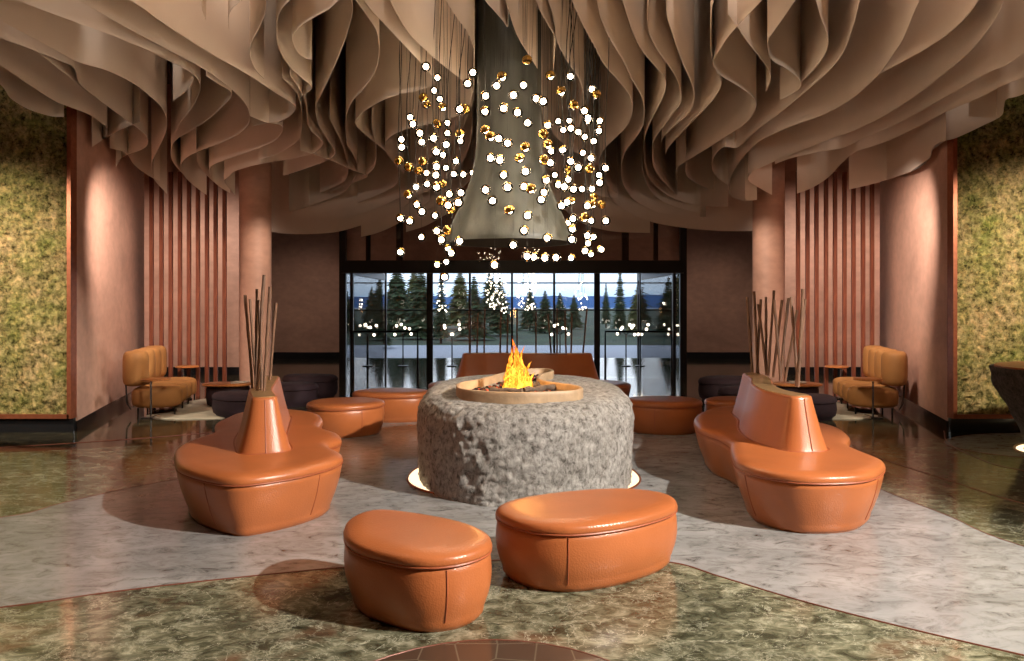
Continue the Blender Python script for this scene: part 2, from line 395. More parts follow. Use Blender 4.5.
# columns
for s, lab in ((-1, 'round pink plaster column beside the left slat screen'), (1, 'round pink plaster column beside the right slat screen')):
    mb = MB(); mb.lathe([(.31, 0), (.31, .05), (.30, .06), (.30, TOP)]); o = mb.build('column', M['plaster']); o.location = (s*5.0, 15.2, 0); tag(o, lab, 'column')

# slats
ordn = ['first', 'second', 'third', 'fourth', 'fifth', 'sixth', 'seventh', 'eighth', 'ninth']
for s, xs, side in ((-1, (151.5, 161.5, 170.8, 180, 189, 198, 207, 215.7, 224.6), 'left'), (1, (798, 807.5, 816.5, 826, 835, 844.5, 853.5, 863, 872), 'right')):
    mb = MB(); mb.box((0, 0, 2.15), (.072, .05, 4.3)); base = None
    scr = thing('slat_screen', 'screen of nine upright red wood slats beside the %s column' % side, 'slat screen', ((xs[4]-HX)*14.95/F, 14.95, 0))
    for i, x in enumerate(xs):
        if base is None: o = mb.build('slat', M['slat'], scr, False, .004); base = o
        else: o = base.copy(); C.objects.link(o); o.parent = scr
        o.location = ((x-xs[4])*14.95/F, 0, 0)

# ------------------------------------------------------------------ ceiling baffles
def Yof(x, y, rear):
    Y = 1942.0/max(60.0, HY-y)
    q = abs(x-HX)                      # baffles over the sides end in front of the slat screens and columns
    cap = 18.3 if rear else 14.55+(18.3-14.55)*min(1, max(0, ((250 if x < HX else 233)-q)/45.0))
    if Y > cap-3: Y = cap-3+3*math.tanh((Y-cap+3)/3)
    k = q/F
    if k > .558: Y = min(Y, 10.6)
    elif k > .30: Y = min(Y, 2.97/(k-.278)-.15)
    return Y
BAF = [
 ([(-60,-80),(40,-48),(130,0),(160,21),(205,50),(250,76),(274,92),(289,101),(295.5,107),(293,113),(283,120),(265,123.5),(252,126)], 'broad pale ceiling baffle sweeping in from the top left corner'),
 ([(266,-30),(266,0),(265,14),(258,30),(251,44),(250,56),(255,69),(264,79)], 'narrow ceiling baffle with an S fold a quarter across the top edge'),
 ([(188,-30),(201,-6),(202,8),(206,20)], 'small hanging tip of ceiling baffle near the top left'),
 ([(250,-25),(241,0),(232,9),(228.5,19),(229,30)], 'short pointed ceiling baffle left of the S folded one'),
 ([(310,-22),(290,0),(281,10),(277,23),(277,39),(281,53),(290,67),(300.6,77),(311.5,86.7),(308,92),(300,97)], 'ceiling baffle curling to a sharp lower point above the left column'),
 ([(352,-12),(337,2),(329,9),(315,17),(300.6,26),(293.6,34),(293,41),(297,51),(304,57.5),(312,60)], 'ceiling baffle with a deep curl, tucked inside the sharp pointed one'),
 ([(350,-30),(352,0),(352,14),(346,37),(336,63),(322,93),(316.5,104),(315.5,110),(318,123),(325,136),(333,148),(334.5,155),(323,162),(304,169),(283,176)], 'long wavy ceiling baffle falling from the top to the right of the left column'),
 ([(290,75),(300,90),(306,105),(308.5,127),(320,139),(322.5,145),(315,152),(300,157),(272,162),(253,165.6),(235.6,171),(228,177),(224,181),(229,188),(235,195)], 'ceiling baffle whose edge crosses just in front of the left column top'),
 ([(340,-25),(356,0),(367,16),(376,30),(379,45),(378.5,60),(375,72),(366,86),(355,98),(349,108),(346.3,118),(346.5,142),(352,153),(356.5,164),(356,176),(346,190),(334,197),(309,206),(289,212)], 'long ceiling baffle with a swelling fold right of the left column'),
 ([(345,-30),(362,-2),(378,17),(392,32),(406,47),(420,62),(431,75),(433.5,82),(428,87),(415,91),(399,94.5),(381.5,101),(366,110),(357.5,118),(356,125),(367,136),(385,151),(396.5,165),(399.6,176),(396,184),(388,190),(375,196),(357.5,203)], 'ceiling baffle making a wide S behind the left pendant cables'),
 ([(380,-20),(405,28),(429,53),(443,65),(460.6,79),(470,87),(474,94),(472,104),(462,114),(440,121),(420,126),(406,129),(392,135.5),(386,143),(386,152),(394,163),(404,174)], 'pale ceiling baffle edge running down to the leftmost lit globes'),
 ([(432,-22),(446,0),(454.5,14),(466,30),(472.5,44),(474.7,60),(474,80),(471,100),(462,118),(450,134),(436,146)], 'ceiling baffle hanging just left of the chimney flue'),
 ([(470,-25),(485,0),(494,10.5),(503,21),(507.5,27),(508,22),(508,12)], 'pointed pale ceiling baffle in front of the chimney flue'),
 ([(500,-20),(509,11),(515,30),(522,44),(533,61.5),(540.6,75.6),(541.5,90),(539,112)], 'pale ceiling baffle along the right edge of the chimney flue'),
 ([(520,-30),(536,0),(540,10.5),(550,28),(556,39),(562.6,53),(571,67),(578,77),(583,91),(583.5,112),(578,130),(570,150)], 'ceiling baffle behind the upper right pendant cables'),
 ([(543,-20),(549,2),(553,15),(555.5,32),(555,50),(553,75)], 'thin ceiling baffle edge between the chimney flue and right cables'),
 ([(560,-30),(572,0),(577,12),(585.5,30),(596,49),(603,63),(617,79),(626,90),(631.5,100),(632.5,112),(626,127),(612,141),(606,147),(600,157),(599,168),(604,181),(617,194)], 'wavy ceiling baffle at the right rim of the pendant cluster'),
 ([(590,-30),(597,0),(601,17.6),(610,39),(620.6,56),(633,81),(642,98),(644.5,112),(643.5,124),(638,135),(626,150.5),(621.5,166),(622.5,182),(630,195.5),(642,205),(661.6,213),(685,216),(706,217)], 'first of the long pale wavy ceiling baffles right of the pendants'),
 ([(612,-35),(623,0),(628,17.6),(635,37),(645,54.5),(650.5,61),(664,77),(665.5,88),(661,101),(652,119),(645,137),(644,154),(647,174),(658,188),(675,199),(697,205),(728,207)], 'second of the long wavy ceiling baffles right of the pendants'),
 ([(655,-25),(648.5,2),(648,26),(653,42),(664.6,60),(675,75.6),(680.4,90),(680.5,103),(673,114),(656,137),(653,147),(654,168),(665.5,184),(677,195.5)], 'bright wavy ceiling baffle, third right of the pendants'),
 ([(662,-30),(666,0),(667,16),(673,35),(682,61.5),(689,77),(693.6,91),(693.5,103),(688,114),(673,127),(663.5,137),(661.5,142)], 'ceiling baffle close behind the bright third one'),
 ([(730,-30),(714,0),(711,25),(711,51),(715.6,70),(720.5,78),(720,89),(708,105.6),(685,129),(669,147),(665.5,154.5)], 'ceiling baffle with a tall dark hollow beside it above the right seats'),
 ([(790,-30),(762,0),(747,16),(729.6,35),(719,51),(713,62),(716,70),(723,77),(738,86),(750.7,95),(756,103),(754.5,111),(745.5,123),(716,143),(685,162),(677,169),(676,182),(677.5,195)], 'broad ceiling baffle with a bold Z fold right of centre'),
 ([(728,14),(738,28),(749,44),(763,61.5),(769.5,71),(770.5,80),(766,92)], 'short ceiling baffle showing between two folded ones, upper right'),
 ([(818,-30),(795.5,0),(786,14),(773.6,31.6),(768,40),(768,49),(772,60),(786,68.5),(798,78),(801,86),(795,92),(780,100)], 'ceiling baffle with a V shaped notch above the right column'),
 ([(812,-20),(816,0),(821,18),(827.5,35),(827,50),(816.6,66.6),(800,83)], 'narrow ceiling baffle right of the V notch'),
 ([(868,-30),(860,0),(853,26.6),(843,53),(826.6,73),(800,96.5),(776,116),(756,131),(738,147),(724,147),(714,157),(712,168),(717,177),(728,185)], 'ceiling baffle curving down from top right toward the pendants'),
 ([(928,-30),(919.6,0),(914,12),(904,37),(893,54.5),(879,74),(861.6,91),(844,104),(820,116),(790,127),(760,141),(741,160),(730,178),(728.5,188),(732,197),(745,201),(757,200)], 'wide pale ceiling baffle arcing over the right column'),
 ([(992,-28),(978.5,0),(967,16),(949.5,33),(928,47.5),(905.5,60),(881,73)], 'ceiling baffle with a soft edge high on the right'),
 ([(1016,-25),(1004,0),(997,16),(981,38.7),(967,54.5),(942,75.6),(914,97),(889,113),(860,128),(820,143),(790,155),(762,167),(750,174),(749,181),(759.5,188),(772,195)], 'long ceiling baffle bending to a curl beside the right column top'),
 ([(1090,-10),(1060,20),(1014,60),(985,74),(940,100),(900,122),(860,140),(842,148),(824,151),(793.5,157.5),(775,164)], 'ceiling baffle with a straight soft edge right of the column'),
 ([(1100,40),(1060,60),(1024,77),(1002,86),(984.6,95),(942,114),(915,128),(890,140),(870,147),(855,152),(842.5,162),(828,177.6),(811.6,188),(797,193.5)], 'lower ceiling baffle ending over the right slat screen'),
 ([(1120,45),(1070,72),(1024,94),(1007,99),(1004,106),(1001,116),(982,126),(956,138),(940,142),(932,149),(930,158),(914.7,170),(876,183),(849,189.5)], 'lowest ceiling baffle on the right, by the moss wall corner'),
 ([(686,150),(685.5,161.5),(686,174),(693,181),(707,188),(728,192),(745,193)], 'dim curled ceiling baffle behind the bold Z fold'),
 ([(603,165),(606,185),(612,200),(628,212),(652,222),(685,228),(722,231),(758,231)], 'dim rear ceiling baffle right of the hood, furthest back'),
 ([(642,168),(650,190),(668,204),(700,213),(738,219),(770,221)], 'dim rear ceiling baffle above the right far wall'),
 # left side
 ([(-90,-60),(-40,-28),(17.6,0),(67,19),(105.5,33),(149,50.5),(165,57),(180,66),(188,70.5),(193.5,76),(192,83),(185,92),(173,101)], 'long ceiling baffle with a straight edge in the upper left'),
 ([(-60,-60),(20,-25),(77,0),(120,24),(160,45.5),(200,67),(230,88),(244,102),(249,113),(248,125),(235,136),(218,144),(199,151),(186,158),(180.5,167),(186,178),(197,188),(206.6,195)], 'long ceiling baffle whose edge curls twice left of the column'),
 ([(150,52),(168,60.5),(185,69),(196,77),(200.3,86),(199,94),(192,108),(180,123),(176,132)], 'small ceiling baffle in the dark gap upper left'),
 ([(206,76),(218,84),(230,91),(231,97),(225,104),(207.5,120),(188,132),(175,141),(171.3,150),(172,160),(180,171),(190,180)], 'rounded ceiling baffle hanging above the left slats'),
 ([(250,116),(265,122),(280.5,125),(282,132),(272.5,142),(248,152),(225,160),(213,165),(209,171),(212,180)], 'ceiling baffle with a round lip left of the column top'),
 ([(282,78),(296,92),(301.5,110),(301.5,130),(299,139),(290,147),(277,154),(258,160)], 'ceiling baffle dropping as a tall vertical fold above the left column'),
 ([(196,140),(197,153),(198,164),(207.5,176),(220,187),(230,193)], 'small inner ceiling baffle curl above the left slat screen'),
 ([(330,120),(336,131),(344,150),(348,170),(343,182),(320,193)], 'thin ceiling baffle edge right of the left column fold'),
 ([(-90,-10),(-40,18),(0,37),(17.6,44),(53,58),(73,67),(77,79),(81,86),(97,98),(114,111),(133.6,125),(146,136),(147.6,144.5),(140.6,150),(126.6,155),(119.5,160),(116,167)], 'ceiling baffle with a stepped edge over the left moss wall'),
 ([(-60,10),(0,38),(35,51),(58,68.5),(81,86),(96,97)], 'thin inner layer below the stepped ceiling baffle'),
 ([(-90,-30),(0,20),(50,47),(77,61.5),(105.5,70),(132,82.6),(146,93),(160,105.5),(166,117),(166.8,127),(163.5,138),(155,155),(151.5,166),(154,179),(167,194)], 'ceiling baffle with a long tail left of the slat screen'),
 ([(110,148),(126,153),(135,165.6),(151,177),(160,181)], 'small low ceiling baffle tip left of the slats'),
 ([(-90,10),(-40,40),(0,65),(26,82.6),(53,100),(67,106),(88,114),(100,122),(106,127),(107,134),(102,140)], 'low ceiling baffle crossing the left moss wall top'),
 ([(92,147),(104,139),(118,131),(132,125),(140,122)], 'short ceiling baffle curl in front of the left pink wall'),
 ([(-80,20),(-40,50),(0,84),(10.5,98),(28,109),(50,116),(64,117)], 'lowest ceiling baffle at the left edge over the moss'),
 ([(300,150),(330,160),(352,170),(367,176),(358,181),(330,192)], 'ceiling baffle rim low between the column and pendants'),
 ([(372,128),(376,150),(375,166),(366,175),(354,181),(334,190)], 'ceiling baffle hanging left of the leftmost lower globes'),
 ([(267,231),(289,234),(318,233.6),(338,231.7),(359,226),(385,217.6),(402,208),(416,196)], 'dim rear ceiling baffle above the left far wall'),
 ([(361,237),(377,233),(394.5,225.5),(412,214),(430,200)], 'dim rear ceiling baffle left of the hood'),
 ([(280,218),(310,222),(350,216),(380,207),(405,195)], 'dim middle ceiling baffle between the left column and the hood'),
 ([(392,204),(415,196),(440,184),(458,168),(468,150),(472,132)], 'brown ceiling baffle behind the left pendant globes, upper'),
 ([(398,220),(425,211),(450,197),(470,180),(478,160)], 'brown ceiling baffle behind the left pendant globes, lower'),
 ([(470,205),(500,212),(540,212),(575,203)], 'brown ceiling baffle hidden behind the flue'),
 ([(541,110),(552,132),(572,150),(590,160),(603,168)], 'brown ceiling baffle behind the right pendant globes, upper'),
 ([(538,150),(552,172),(575,188),(600,196),(618,198)], 'brown ceiling baffle behind the right pendant globes, lower'),
 ([(472,95),(466,120),(455,140),(430,158),(410,170)], 'brown ceiling baffle beside the left edge of the flue'),
 ([(406,232),(425,226),(443,216),(458,205)], 'dim rear ceiling baffle just behind the lower left globes'),
 ([(560,205),(580,222),(610,231),(650,233)], 'dim rear ceiling baffle just right of the hood rim'),
]
for i, (pts, lab) in enumerate(BAF):
    pp = cat(pts, 7); rows = []
    for x, y in pp:
        Y = Yof(x, y, lab.startswith('dim')); z = CH+(HY-y)*Y/F
        rows.append(((x-HX)*Y/F, Y, z))
    n = len(rows); th = .0025; front_, back_ = [], []
    for k in range(n):
        a, b_ = rows[max(0, k-1)], rows[min(n-1, k+1)]; tx, ty = b_[0]-a[0], b_[1]-a[1]; l = math.hypot(tx, ty) or 1
        nx_, ny_ = -ty/l*th/2, tx/l*th/2
        front_.append((rows[k][0]+nx_, rows[k][1]+ny_, rows[k][2])); back_.append((rows[k][0]-nx_, rows[k][1]-ny_, rows[k][2]))
    top = TOP-.02
    ring_b = front_+back_[::-1]; levels = [0, .02, 1.0]
    mb = MB(); mb.rings([[(x, y, z+(top-z)*t) for x, y, z in ring_b] for t in (0, .5, 1)])
    o = mb.build('ceiling_baffle', M['baffle']); tag(o, lab, 'ceiling baffle', 'wavy ceiling baffles')

# ------------------------------------------------------------------ upholstery
def cushion_body(outline, c, base_inset, hseam, htop, t, n=110, crown=.13, lvl=0.0, ex=1.0):
    """lower body, piping line and crowned cushion on one plan outline (world), parts of thing t placed at c"""
    out = resample(ccw(cat(local(outline, c), 8, True)), n)
    def ring(d, z): return [(x, y, z) for x, y in inset(out, d)]
    mb = MB(); prof = [(base_inset+.03, .0), (base_inset+.02, .012), (base_inset+.004, .03), (base_inset, .06)]
    for k in range(1, 12):
        u = k/11; prof.append((base_inset*(1-u)**ex-.012*math.sin(PI*u), .06+(hseam-.02-.06)*u))
    prof.append((.014, hseam))
    mb.rings([ring(d, z) for d, z in prof]); mb.build('base', M['leather'] if lvl == 0 else lvl, t)
    mb = MB(); prof = [(.014, hseam-.004), (-.004, hseam+.006), (-.012, hseam+.022), (-.006, hseam+.04)]
    for k in range(1, 9):
        a = k/8*PI/2; prof.append((-.006+crown*(1-math.cos(a)), hseam+.04+(htop-hseam-.04)*math.sin(a)))
    mb.rings([ring(d, z) for d, z in prof]); mb.build('seat_cushion', M['leather'] if lvl == 0 else lvl, t)
    return out, ring
def seam(out, k, base_inset, hseam, t, ex=1.0):
    pts = []
    for u in [i/8 for i in range(9)]:
        d = base_inset*(1-u)**ex-.012*math.sin(PI*u)-.001; p = inset(out, d)[k % len(out)]; pts.append((p[0], p[1], .06+(hseam-.075)*u))
    mb = MB(); mb.tube(pts, .0045, 6); mb.build('seam', M['leather_seam'], t)
def piping(out, h, t, d=-.004):
    mb = MB(); mb.tube([(x, y, h) for x, y in inset(out, d)], .007, 6, True); mb.build('piping', M['leather_seam'], t)
def nearest(out, p):
    return min(range(len(out)), key=lambda i: (out[i][0]-p[0])**2+(out[i][1]-p[1])**2)

def conversation_sofa(outline, spine, label, seams=()):
    cx = sum(p[0] for p in outline)/len(outline); cy = sum(p[1] for p in outline)/len(outline); c = (cx, cy)
    t = thing('conversation_sofa', label, 'sofa', (cx, cy, .004), 0, 'orange leather conversation sofas')
    out, ring = cushion_body(outline, c, .10, .415, .50, t); piping(out, .418, t)
    for s_ in seams: seam(out, nearest(out, (s_[0]-cx, s_[1]-cy)), .10, .415, t)
    sp = cat(local(spine, c), 10); n = len(sp)
    def stadium(w, e, z):
        L, R = [], []
        for i in range(n):
            a, b_ = sp[max(0, i-1)], sp[min(n-1, i+1)]; tx, ty = b_[0]-a[0], b_[1]-a[1]; l = math.hypot(tx, ty); tx /= l; ty /= l
            L.append((sp[i][0]-ty*w, sp[i][1]+tx*w)); R.append((sp[i][0]+ty*w, sp[i][1]-tx*w))
            if i == 0: t0 = (tx, ty)
            t1 = (tx, ty)
        def capp(p, tt, sgn):
            o = []
            for k in range(1, 12):
                a = PI*k/12; ca, sa = math.cos(a), math.sin(a)
                ex = abs(ca)**.75*(1 if ca > 0 else -1)*w; ey = sa**.75*(w*.75+e)
                o.append((p[0]+sgn*(tt[0]*ey)-tt[1]*ex*(1 if sgn > 0 else -1), p[1]+sgn*(tt[1]*ey)+tt[0]*ex*(1 if sgn > 0 else -1)))
            return o
        pts = L+capp(sp[-1], t1, 1)+R[::-1]+capp(sp[0], t0, -1)
        return [(x, y, z) for x, y in pts]
    mb = MB(); rs = []
    for u in (0, .04, .1, .25, .4, .55, .7, .85, .96):
        rs.append(stadium(.235-.125*u**.8, .05*(1-u)+.0, .48+.475*u))
    rs.append(stadium(.108, -.0, .959)); rs.append(stadium(.10, -.005, .965))
    mb.rings(rs); mb.build('backrest', M['leather'], t)
    mb = MB(); mb.rings([stadium(.092, -.012, .963), stadium(.092, -.012, .971)]); mb.build('brass_tray', M['brass'], t)
    mb = MB(); rr = stadium(.240, .05, .497); mb.tube([(x, y, z) for x, y, z in rr], .008, 6, True); mb.build('backrest_piping', M['leather_seam'], t)
    # front end seam of the backrest
    idx = n+11+n+5
    pts = [stadium(.235-.125*u**.8+.0015, .05*(1-u)+.001, .48+.475*u)[idx] for u in (.03, .2, .4, .6, .8, .98)]
    mb = MB(); mb.tube(pts, .0045, 6); mb.build('seam', M['leather_seam'], t)
    return t
zL = .455
Lpx = [(175,457),(182,470),(224,481),(263,479.5),(314,470),(342,459),(327,448),(340,442),(337,436),(319,429),(322,421),(314,415),(290,412),(262,412),(237,416),(227,420),(216,426),(216,434),(189,444),(178,451)]
conversation_sofa([P(x, y, zL) for x, y in Lpx], [(-2.20, 6.93), (-2.40, 7.45), (-2.55, 8.05), (-2.72, 8.75)],
    'left orange leather sofa with wavy seat around a tapering backrest', [P(322, 468, zL), P(200, 477, zL)])
Rpx = [(731.5,451),(738,465),(765,474),(808.7,479.5),(860,478),(881,471),(882,463),(862,454.6),(847,447),(849,439),(837,430),(816,424),(790,416),(765,411),(735,408),(708,412),(695,420),(700,430),(718,437),(731,445)]
conversation_sofa([P(x, y, zL) for x, y in Rpx], [(2.58, 7.02), (2.50, 7.45), (2.57, 8.0), (2.74, 8.6), (2.82, 9.15)],
    'right orange leather sofa with wavy seat and long tapering backrest', [P(742, 469, zL), P(879, 473, zL)])
Cc = (.27, 12.75)
co = [(-1.62,.0),(-1.4,-.5),(-.85,-.6),(-.4,-.48),(0,-.52),(.4,-.66),(1.1,-.62),(1.58,-.3),(1.62,.15),(1.2,.5),(.6,.46),(0,.6),(-.6,.58),(-1.25,.45)]
conversation_sofa([(x+Cc[0], y+Cc[1]) for x, y in co], [(-.72, 12.75), (-.2, 12.85), (.5, 12.7), (1.22, 12.8)],
    'orange leather sofa seen side on behind the fire pit')

def pouf(outline, label, seams=(), seamh=.37, top=.452, cr=.13):
    cx = sum(p[0] for p in outline)/len(outline); cy = sum(p[1] for p in outline)/len(outline)
    t = thing('leather_pouf', label, 'pouf', (cx, cy, .004), 0, 'orange leather poufs')
    out, ring = cushion_body(outline, (cx, cy), .035, seamh, top, t, 90, cr, 0.0, 2.4); piping(out, seamh+.003, t, -.004)
    for s_ in seams: seam(out, nearest(out, (s_[0]-cx, s_[1]-cy)), .035, seamh, t, 2.4)
pouf([(-1.02,4.77),(-.89,4.45),(-.56,4.22),(-.32,4.23),(-.15,4.40),(-.14,4.62),(-.28,4.85),(-.54,5.04),(-.86,5.17),(-1.01,5.04)],
     'orange leather pouf in the left foreground, the nearest seat', [(-.40, 4.36), (-1.0, 5.1)])
pouf([(-.10,5.18),(.05,4.91),(.34,4.79),(.71,4.92),(1.04,5.20),(1.14,5.44),(1.07,5.64),(.8,5.75),(.39,5.66),(.02,5.44)],
     'orange leather pouf in front of the fire pit, second nearest seat', [(.35, 4.9), (1.2, 5.65)])
def blob(cx, cy, a, b_, rot=0, wob=.06, ph=0):
    o = []
    for k in range(14):
        t = 2*PI*k/14; r_ = 1+wob*math.cos(2*t+ph)+wob*.5*math.cos(3*t+ph*2); x, y = a*r_*math.cos(t), b_*r_*math.sin(t)
        o.append((cx+x*math.cos(rot)-y*math.sin(rot), cy+x*math.sin(rot)+y*math.cos(rot)))
    return o
pouf(blob(-2.30, 10.75, .50, .48, .3, .04), 'orange leather pouf just behind the left sofa', [(-2.0, 10.4)])
pouf(blob(-1.84, 12.0, .58, .42, .1, .05, 1), 'orange leather pouf between the left sofa and the centre sofa', [(-1.9, 11.5)])
pouf(blob(2.12, 10.95, .55, .42, .1, .05, 2), 'orange leather pouf right of the fire pit', [(1.9, 10.5)])
pouf(blob(3.12, 11.0, .40, .34, .4, .04, 1), 'orange leather pouf partly hidden behind the right sofa')

# sticks
def stick(x0, y0, x1, y1, d0, label, grp, r=.016):
    """from the foot seen at x0,y0 to the tip at x1,y1, both about d0 away"""
    zb = .971; a = ((x0-HX)*d0/F, d0, zb); d1 = d0+random.uniform(-.12, .12)
    b_ = ((x1-HX)*d1/F, d1, CH+(HY-y1)*d1/F)
    mb = MB(); pts = []; R = []
    for k in range(9):
        u = k/8; pts.append(tuple((1-u)*p+u*q-(a[i]) for i, (p, q) in enumerate(zip(a, b_))))
        pts[-1] = (pts[-1][0]+random.uniform(-1, 1)*.002, pts[-1][1], pts[-1][2]); R.append(r*random.uniform(.88, 1.1))
    mb.tube(pts, R, 8); o = mb.build('wooden_stick', M['twig']); o.location = a; tag(o, label, 'stick', grp)
g = 'bare sticks standing in the left sofa backrest'
for i, (a, b_, c_, d_, Y, lab) in enumerate(((245,295,253,388,7.55,'leftmost'),(250,299,256,385,8.0,'second from left'),(257,289,256,389,7.5,'third from left, straight'),(264,275,257,391,7.35,'tallest'),(270,287,264,391,7.3,'right of the tallest'),(276,303,270,379,8.4,'rightmost'),(259,300,262,391,7.4,'short one in the middle'))):
    stick(c_, d_, a, b_, Y, 'bare brown stick in the left sofa backrest, %s' % lab, g)
g = 'bare sticks standing in the right sofa backrest'
labs = ['leftmost', 'second from the left, tall', 'third from the left, short', 'fourth from the left, leaning right', 'fifth tip from the left', 'sixth tip from the left, tall and straight', 'seventh tip from the left, leaning right', 'eighth tip from the left', 'ninth tip, leaning left at the foot', 'tenth tip, leaning right at the foot', 'tallest at the right end', 'rightmost tip', 'shorter one left of the two end sticks']
for i, (a, b_, c_, d_, Y) in enumerate(((747,297,752.6,374,9.2),(754,291.5,758,374,9.15),(760.6,299.5,757,374,9.2),(758,304,767,377,9.0),(766,297,766,376,9.0),(774,290.5,768,377,8.9),(774,300,781,384,8.3),(782,300,773,378,8.7),(788.5,298,780,384,8.3),(791,297,798,387,7.8),(803,289,798,389,7.7),(805,299,796,388,7.75),(797,310,785,385,8.2))):
    stick(c_, d_, a, b_, Y, 'bare brown stick in the right sofa backrest, %s' % labs[i], g)
g = 'bare sticks standing in the centre sofa backrest'
for i, (a, c_) in enumerate(((469, 470), (478, 477), (485, 484), (501, 500), (508, 507), (517, 517), (536, 536), (548, 551), (557, 557), (565, 566), (572, 571), (587, 583))):
    stick(c_, 356.5, a, 311+3*math.sin(i*2.1), 12.78, 'thin bare stick in the centre sofa backrest, %s from the left' % (ordn+['tenth', 'eleventh', 'twelfth'])[i], g, .014)

# ------------------------------------------------------------------ fire pit
ctr = (.14, 8.55)
t = thing('fire_pit', 'round hewn grey boulder fire pit with a curved beige stone bowl on top', 'fire pit', (*ctr, .004))
mb = MB(); nT, prof = 300, [(.985, 0), (.985, .05), (.985, .15), (.99, .28), (1.0, .42), (1.0, .55), (1.0, .66), (.985, .75), (.95, .82), (.89, .868), (.80, .89), (.66, .90), (.45, .90), (.2, .90), (.02, .90)]
pr = cat(prof, 8); rs = []
for r_, z in pr:
    rg = []
    for i in range(nT):
        a = 2*PI*i/nT; ca, sa = math.cos(a), math.sin(a); e = .84
        x = abs(ca)**e*(1 if ca > 0 else -1)*1.14*r_; y = abs(sa)**e*(1 if sa > 0 else -1)*1.73*r_
        amp = 1 if z < .86 else .35
        d = .014*noise.noise(Vector((x*1.6, y*1.6, z*2)))+.010*noise.noise(Vector((x*6, y*6, z*6)))+.012*noise.noise(Vector((x*17, y*17, z*17)))+.007*noise.noise(Vector((x*33, y*33, z*33)))
        k = 1+d*amp if r_ > .3 else 1
        rg.append((x*k, y*k, z+d*.35*(z > .1)))
    rs.append(rg)
mb.rings(rs); mb.build('boulder', M['rock'], t)
bowl = [P(x, y, .985) for x, y in ((456,385.5),(462,389.5),(486,391.8),(515,393),(543.7,392.4),(572,391),(583,388.8),(579,386),(563.8,383.5),(545,380.8),(540,377.5),(544,374),(553,371.6),(552,369.3),(541,368.3),(525,369),(510,371),(495,374.8),(477.6,379.5),(461.8,382))]
bo = resample(ccw(cat(local(bowl, ctr), 8, True)), 130)
mb = MB(); mb.rings([[(x, y, z) for x, y in inset(bo, d)] for d, z in ((.0, .82), (-.0, .95), (.0, .977), (.006, .985), (.034, .985), (.04, .978), (.042, .86))], False, False); mb.build('bowl_rim', M['travertine'], t)
mb = MB(); mb.rings([[(x, y, z) for x, y in inset(bo, .038)] for z in (.86, .885)]); mb.build('ember_bed', M['ember'], t)
mb = MB(); random.seed(3)
bx = [p[0] for p in bo]; by = [p[1] for p in bo]
def inside(p, poly):
    c = False; j = len(poly)-1
    for i in range(len(poly)):
        if (poly[i][1] > p[1]) != (poly[j][1] > p[1]) and p[0] < (poly[j][0]-poly[i][0])*(p[1]-poly[i][1])/(poly[j][1]-poly[i][1])+poly[i][0]: c = not c
        j = i
    return c
innr = inset(bo, .1); cnt = 0
while cnt < 260:
    p = (random.uniform(min(bx), max(bx)), random.uniform(min(by), max(by)))
    if not inside(p, innr): continue
    cnt += 1; r_ = random.uniform(.018, .045); rows = []
    ph = random.uniform(0, 6); 
    for k in range(5):
        v = -1+2*k/4; rr = r_*math.sqrt(max(.02, 1-v*v)); rows.append([(p[0]+rr*math.cos(ph+2*PI*i/6)*random.uniform(.8, 1.2), p[1]+rr*math.sin(ph+2*PI*i/6), .895+v*r_*.8) for i in range(6)])
    mb.rings(rows)
o = mb.build('coals', M['ember'], t, False); o['kind'] = 'stuff'
mb = MB(); mb.lathe([(1.0, 0), (1.0, .02)], n=80, cap0=False, cap1=False)
for (p0, p1, lab) in (((.12, 7.75, .93), (.50, 8.0, .95), 'charred log on the fire pit embers, right of the flames'), ((-.22, 7.75, .93), (.10, 7.62, .94), 'grey charred log on the fire pit embers, front left of the flames'), ((-.1, 8.2, .94), (.28, 8.05, .95), 'charred log on the fire pit embers, behind the flames')):
    mb = MB(); q0 = Vector(p0); q1 = Vector(p1)
    pts = [(q0.lerp(q1, k/8)-q0)+Vector((0, 0, .008*math.sin(k*1.7))) for k in range(9)]
    mb.tube(pts, [.030+.007*math.sin(k*2.3) for k in range(9)], 10); o = mb.build('charred_log', M['log']); o.location = q0; tag(o, lab, 'log', 'logs in the fire pit')
# flames
t = thing('fire', 'bright yellow and orange flames burning in the fire pit bowl', 'fire', (.06, 7.95, .90))
random.seed(11)
tong = [(a*.72, b, c, d*.72) for a, b, c, d in [(-.13,0,.40,.055),(-.05,.03,.52,.06),(.02,-.03,.44,.06),(.09,.02,.38,.055),(.15,0,.30,.045),(-.09,-.06,.28,.07),(.03,-.07,.24,.08),(.11,-.05,.20,.06),(-.02,.0,.34,.07),(.19,.03,.20,.035),(-.16,-.03,.22,.045),(-.11,.02,.56,.028),(.06,.05,.46,.03)]]
for x, y, h, w in tong:
    mb = MB(); rows = []; ph = random.uniform(0, 6)
    for k in range(17):
        u = k/16; r_ = w*(math.sin(PI*min(1, u*.85+.15))**.8)*(1-u)**.35*(1+.25*math.sin(u*14+ph))+.002
        ox = .035*math.sin(u*6+ph)*u+random.uniform(-.006, .006); oy = .02*math.cos(u*5+ph)*u
        rows.append([(x+ox+r_*math.cos(2*PI*i/12)*(1+.15*math.sin(3*i+ph+u*9)), y+oy+r_*.7*math.sin(2*PI*i/12), h*u) for i in range(12)])
    mb.rings(rows); mb.build('flame', M['flame'], t)
